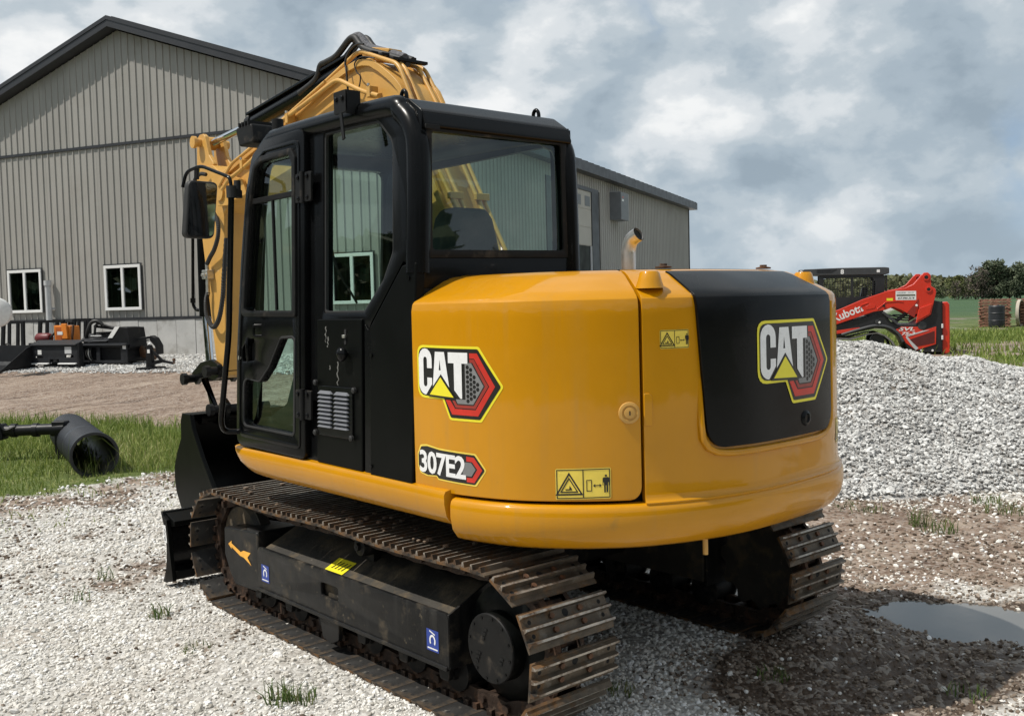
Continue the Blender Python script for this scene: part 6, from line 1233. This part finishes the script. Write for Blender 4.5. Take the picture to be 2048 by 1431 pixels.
# grass tufts
for x, y, n, h, s_, lab in ((-1.354, 1.277, 40, .09, .06, 'dark green grass tuft on the gravel near the front of the track'), (-1.438, .624, 26, .05, .08, 'low weed in the gravel beside the middle of the track'), (-1.45, -.29, 60, .11, .07, 'tall pale grass tuft at the gravel beside the rear track shoes'), (-1.36, -.37, 40, .08, .06, 'small grass tuft next to the tall pale one'),
        (-.34, -1.27, 40, .05, .08, 'low green weed in the shade behind the near track'), (.30, -1.62, 50, .05, .08, 'flat green weeds in the shade between the tracks'), (.715, -2.31, 30, .06, .09, 'low weed on the lit gravel beyond the shadow'), (3.54, -.66, 60, .17, .07, 'upright green weed on the bare ground by the puddle'), (3.43, -.88, 60, .12, .12, 'spreading green weed next to the upright one by the puddle'),
        (4.38, -.935, 70, .14, .16, 'bushy green weed at the foot of the gravel heap'), (3.74, -.09, 60, .07, .2, 'flat green weeds at the heap foot behind the far track'), (4.66, -.68, 50, .11, .12, 'small green weed just above the bushy one on the heap foot'), (-1.28, 2.36, 18, .12, .07, 'dry brown stalks on the gravel by the blade'), (-1.58, 1.98, 14, .11, .09, 'thin dry stalks on the open gravel')):
    tuft(x, y, n, h, s_, lab)
n = 26; a = RNG.uniform(-.5, .5, n); P = np.column_stack([.06 + a, 6.45 + RNG.uniform(-.22, .10, n), np.zeros(n)])
tag(blade_obj('tall_stalks', P, .18 + .38 * RNG.random(n), .003 + .003 * RNG.random(n), .8, GRASS), 'long arching grass stalks in front of the black pipe mouth', 'grass', kind='stuff')
# ================================================================ TREES
def leaf_mat(name, a, b_, c):
    m = bpy.data.materials.new(name); m.use_nodes = True; t = NT(m.node_tree); b = t.n['Principled BSDF']
    f = t.new('ShaderNodeAttribute', attribute_name='rnd').outputs['Fac']; col = t.ramp(f, [(0, a), (.5, b_), (1, c)])
    t.l.new(col, b.inputs['Base Color']); b.inputs['Roughness'].default_value = .7; b.inputs['Specular IOR Level'].default_value = .2; return m
BARK = pm('bark', (.075, .058, .045), .9, var=.3, scale=3)
LEAF = [leaf_mat('leaf_dark', (.065, .08, .05), (.095, .115, .068), (.135, .15, .092)), leaf_mat('leaf_green', (.07, .088, .045), (.11, .13, .065), (.16, .175, .095)), leaf_mat('leaf_spring', (.07, .085, .03), (.12, .135, .05), (.19, .19, .08)), leaf_mat('leaf_bare', (.07, .06, .05), (.11, .09, .075), (.15, .13, .10))]  # leaf colours lightened and greyed to carry the distance haze
def crown_mesh(name, h, w_, seed, mat, n=1500, size=.42, gaps=.5, base=.12):
    g = np.random.default_rng(seed); K = 26
    cc = np.column_stack([g.normal(0, w_ * .30, K), g.normal(0, w_ * .30, K), h * (base + .10 + (.86 - base) * g.random(K))]); taper = np.clip(1.25 - (cc[:, 2] / h) ** 2.2, .15, 1); cc[:, :2] *= taper[:, None]
    rad = w_ * (.13 + .13 * g.random(K)) * np.clip(taper + .25, .4, 1); k = g.integers(0, K, n)
    d = g.normal(0, 1, (n, 3)); d /= np.linalg.norm(d, axis=1)[:, None]; P = cc[k] + d * (rad[k] * (gaps + (1 - gaps) * g.random(n)) )[:, None]; P[:, 2] = np.clip(P[:, 2], h * .04, h)
    a = g.normal(0, 1, (n, 3)); a /= np.linalg.norm(a, axis=1)[:, None]; b = np.cross(a, g.normal(0, 1, (n, 3))); b /= np.linalg.norm(b, axis=1)[:, None]; s = size * (.5 + .8 * g.random(n))[:, None]
    V = np.stack([P - a * s - b * s * .6, P + a * s - b * s * .5, P + a * s * .8 + b * s * .6, P - a * s * .7 + b * s * .5], 1).reshape(-1, 3)
    me = bpy.data.meshes.new(name); me.from_pydata(V.tolist(), [], (np.arange(n)[:, None] * 4 + [0, 1, 2, 3]).tolist())
    at = me.attributes.new('rnd', 'FLOAT', 'POINT'); at.data.foreach_set('value', np.repeat(np.clip(g.random(n) * .6 + .4 * g.random(K)[k], 0, 1), 4).astype(np.float32)); me.materials.append(mat); return me
def limbs(h, w_, seed, depth=2):
    rg = random.Random(seed); mb = MB()
    def grow(p, d, l, r, k):
        q = p + d * l; mb.tube([p, p + d * l * .5 + Vector((rg.uniform(-.05, .05), rg.uniform(-.05, .05), 0)) * l, q], [r, r * .8, r * .6], 5, cap=False)
        if k:
            for i in range(3 if k > 1 else 4):
                e = (d + Vector((rg.uniform(-.8, .8), rg.uniform(-.8, .8), rg.uniform(-.1, .45)))).normalized(); grow(p + d * l * rg.uniform(.55, 1.0), e, l * rg.uniform(.5, .75), r * .52, k - 1)
    grow(Vector((0, 0, -.3)), Vector((0, 0, 1)), h * .42, h * .022, depth); return mb
def tree(D, L, h, w_, kind, label, seed, n=1500, gaps=.5, base=.12):
    x, y = world_at(D, L); T = thing('tree', label, 'tree', (x, y, .3), random.uniform(0, 6), 'trees along the far edge of the field')
    limbs(h, w_, seed, 4 if kind == 3 else 2).build('trunk', BARK, T)
    me = crown_mesh('crown', h, w_, seed, LEAF[kind], n, .05 * h * .6 if kind != 3 else .028 * h, gaps, base); link('crown', me, T)
rows_ = [(214, 96.3, 5.2, 4.5, 2), (212, 99.2, 7.2, 5.0, 3), (216, 101.6, 5.6, 5.5, 1), (214, 104.2, 8.6, 6.4, 0), (217, 107.0, 7.2, 5.6, 0), (213, 109.2, 8.0, 6.0, 0), (216, 112.0, 7.8, 6.2, 0), (214, 115.5, 7.2, 6.4, 1), (217, 119.5, 8.2, 6.5, 0), (219, 93.2, 4.6, 4.6, 1), (222, 90.2, 4.4, 4.4, 2), (219, 97.8, 5.0, 5.0, 1), (220, 102.8, 6.0, 5.2, 0), (219, 106.0, 6.3, 5.4, 1), (221, 110.8, 6.6, 5.5, 0), (213, 101.0, 4.6, 4.0, 3), (212, 95.0, 4.0, 3.8, 3), (212, 106.4, 4.4, 4.6, 0)]
LBL = {0: 'dark green dense tree', 1: 'mid green rounded tree', 2: 'pale yellow-green spring tree', 3: 'bare brown branching tree'}
POS = ['left of the bare crown', 'standing tallest of the bare ones', 'just right of the bare crown', 'tallest in the row with a domed top', 'tucked beside the domed tallest tree', 'broad topped in the thick of the row', 'towards the thick end of the row', 'low and wide at the row end', 'high at the far end of the row', 'short, behind the loader arm', 'short, nearest the loader cab', 'filling the gap behind the bare tree', 'half hidden behind the domed tree', 'half hidden between two tall dark trees', 'half hidden behind the thick of the row', 'small, in front of the row at the field edge', 'small, at the thin end of the row', 'low thicket at the field edge under the domed tree']
for i, (D, L, h, w_, k) in enumerate(rows_): tree(D, L, h, w_, k, LBL[k] + ' ' + POS[i], 40 + i, 2600 if k == 0 else 1800 if k != 3 else 500, .45, .02)
# far wooded rise behind
g = np.random.default_rng(5); n = 16000; D = g.uniform(480, 560, n); L = D * g.uniform(.12, .75, n); top = np.interp(L / D, [.12, .3, .38, .44, .6, .75], [10, 11, 12, 10.5, 10, 9]) * (.75 + .5 * fbm(L * .06, D * .01, 1.0))
x = C2[0] + F2[0] * D + R2[0] * L; y = C2[1] + F2[1] * D + R2[1] * L; z = top * g.random(n) ** .8; s = g.uniform(.5, 1.3, n)
a = g.normal(0, 1, (n, 3)); a /= np.linalg.norm(a, axis=1)[:, None]; b = np.cross(a, g.normal(0, 1, (n, 3))); b /= np.linalg.norm(b, axis=1)[:, None]; P = np.column_stack([x, y, z]); s = s[:, None]
V = np.stack([P - a * s - b * s, P + a * s - b * s, P + a * s + b * s, P - a * s + b * s], 1).reshape(-1, 3); me = bpy.data.meshes.new('distant_wood'); me.from_pydata(V.tolist(), [], (np.arange(n)[:, None] * 4 + [0, 1, 2, 3]).tolist())
at = me.attributes.new('rnd', 'FLOAT', 'POINT'); at.data.foreach_set('value', np.repeat(np.clip(.25 + .75 * fbm(L * .15, D * .05, 1.0) + g.normal(0, .12, n), 0, 1), 4).astype(np.float32)); me.materials.append(leaf_mat('leaf_far', (.05, .065, .03), (.105, .115, .055), (.17, .165, .09)))
tag(link('distant_wood', me), 'hazy olive woodland on the far horizon behind the field', 'woodland', kind='stuff')
# woodland round the other sides of the yard (mirrored in the cab windows)
n = 14000; th = g.uniform(1.75, 5.35, n); rr = g.uniform(52, 70, n); x = rr * np.cos(th); y = rr * np.sin(th); z = (6 + 7 * fbm(th * 9, rr * .02, 1.0)) * g.random(n) ** .8; s = g.uniform(.4, .9, n)[:, None]
a = g.normal(0, 1, (n, 3)); a /= np.linalg.norm(a, axis=1)[:, None]; b = np.cross(a, g.normal(0, 1, (n, 3))); b /= np.linalg.norm(b, axis=1)[:, None]; P = np.column_stack([x, y, z])
V = np.stack([P - a * s - b * s, P + a * s - b * s, P + a * s + b * s, P - a * s + b * s], 1).reshape(-1, 3); me = bpy.data.meshes.new('yard_wood'); me.from_pydata(V.tolist(), [], (np.arange(n)[:, None] * 4 + [0, 1, 2, 3]).tolist())
at = me.attributes.new('rnd', 'FLOAT', 'POINT'); at.data.foreach_set('value', np.repeat(g.random(n), 4).astype(np.float32)); me.materials.append(LEAF[1])
tag(link('yard_wood', me), 'dark green woodland standing around the yard, seen mirrored in the cab windows', 'woodland', kind='stuff')
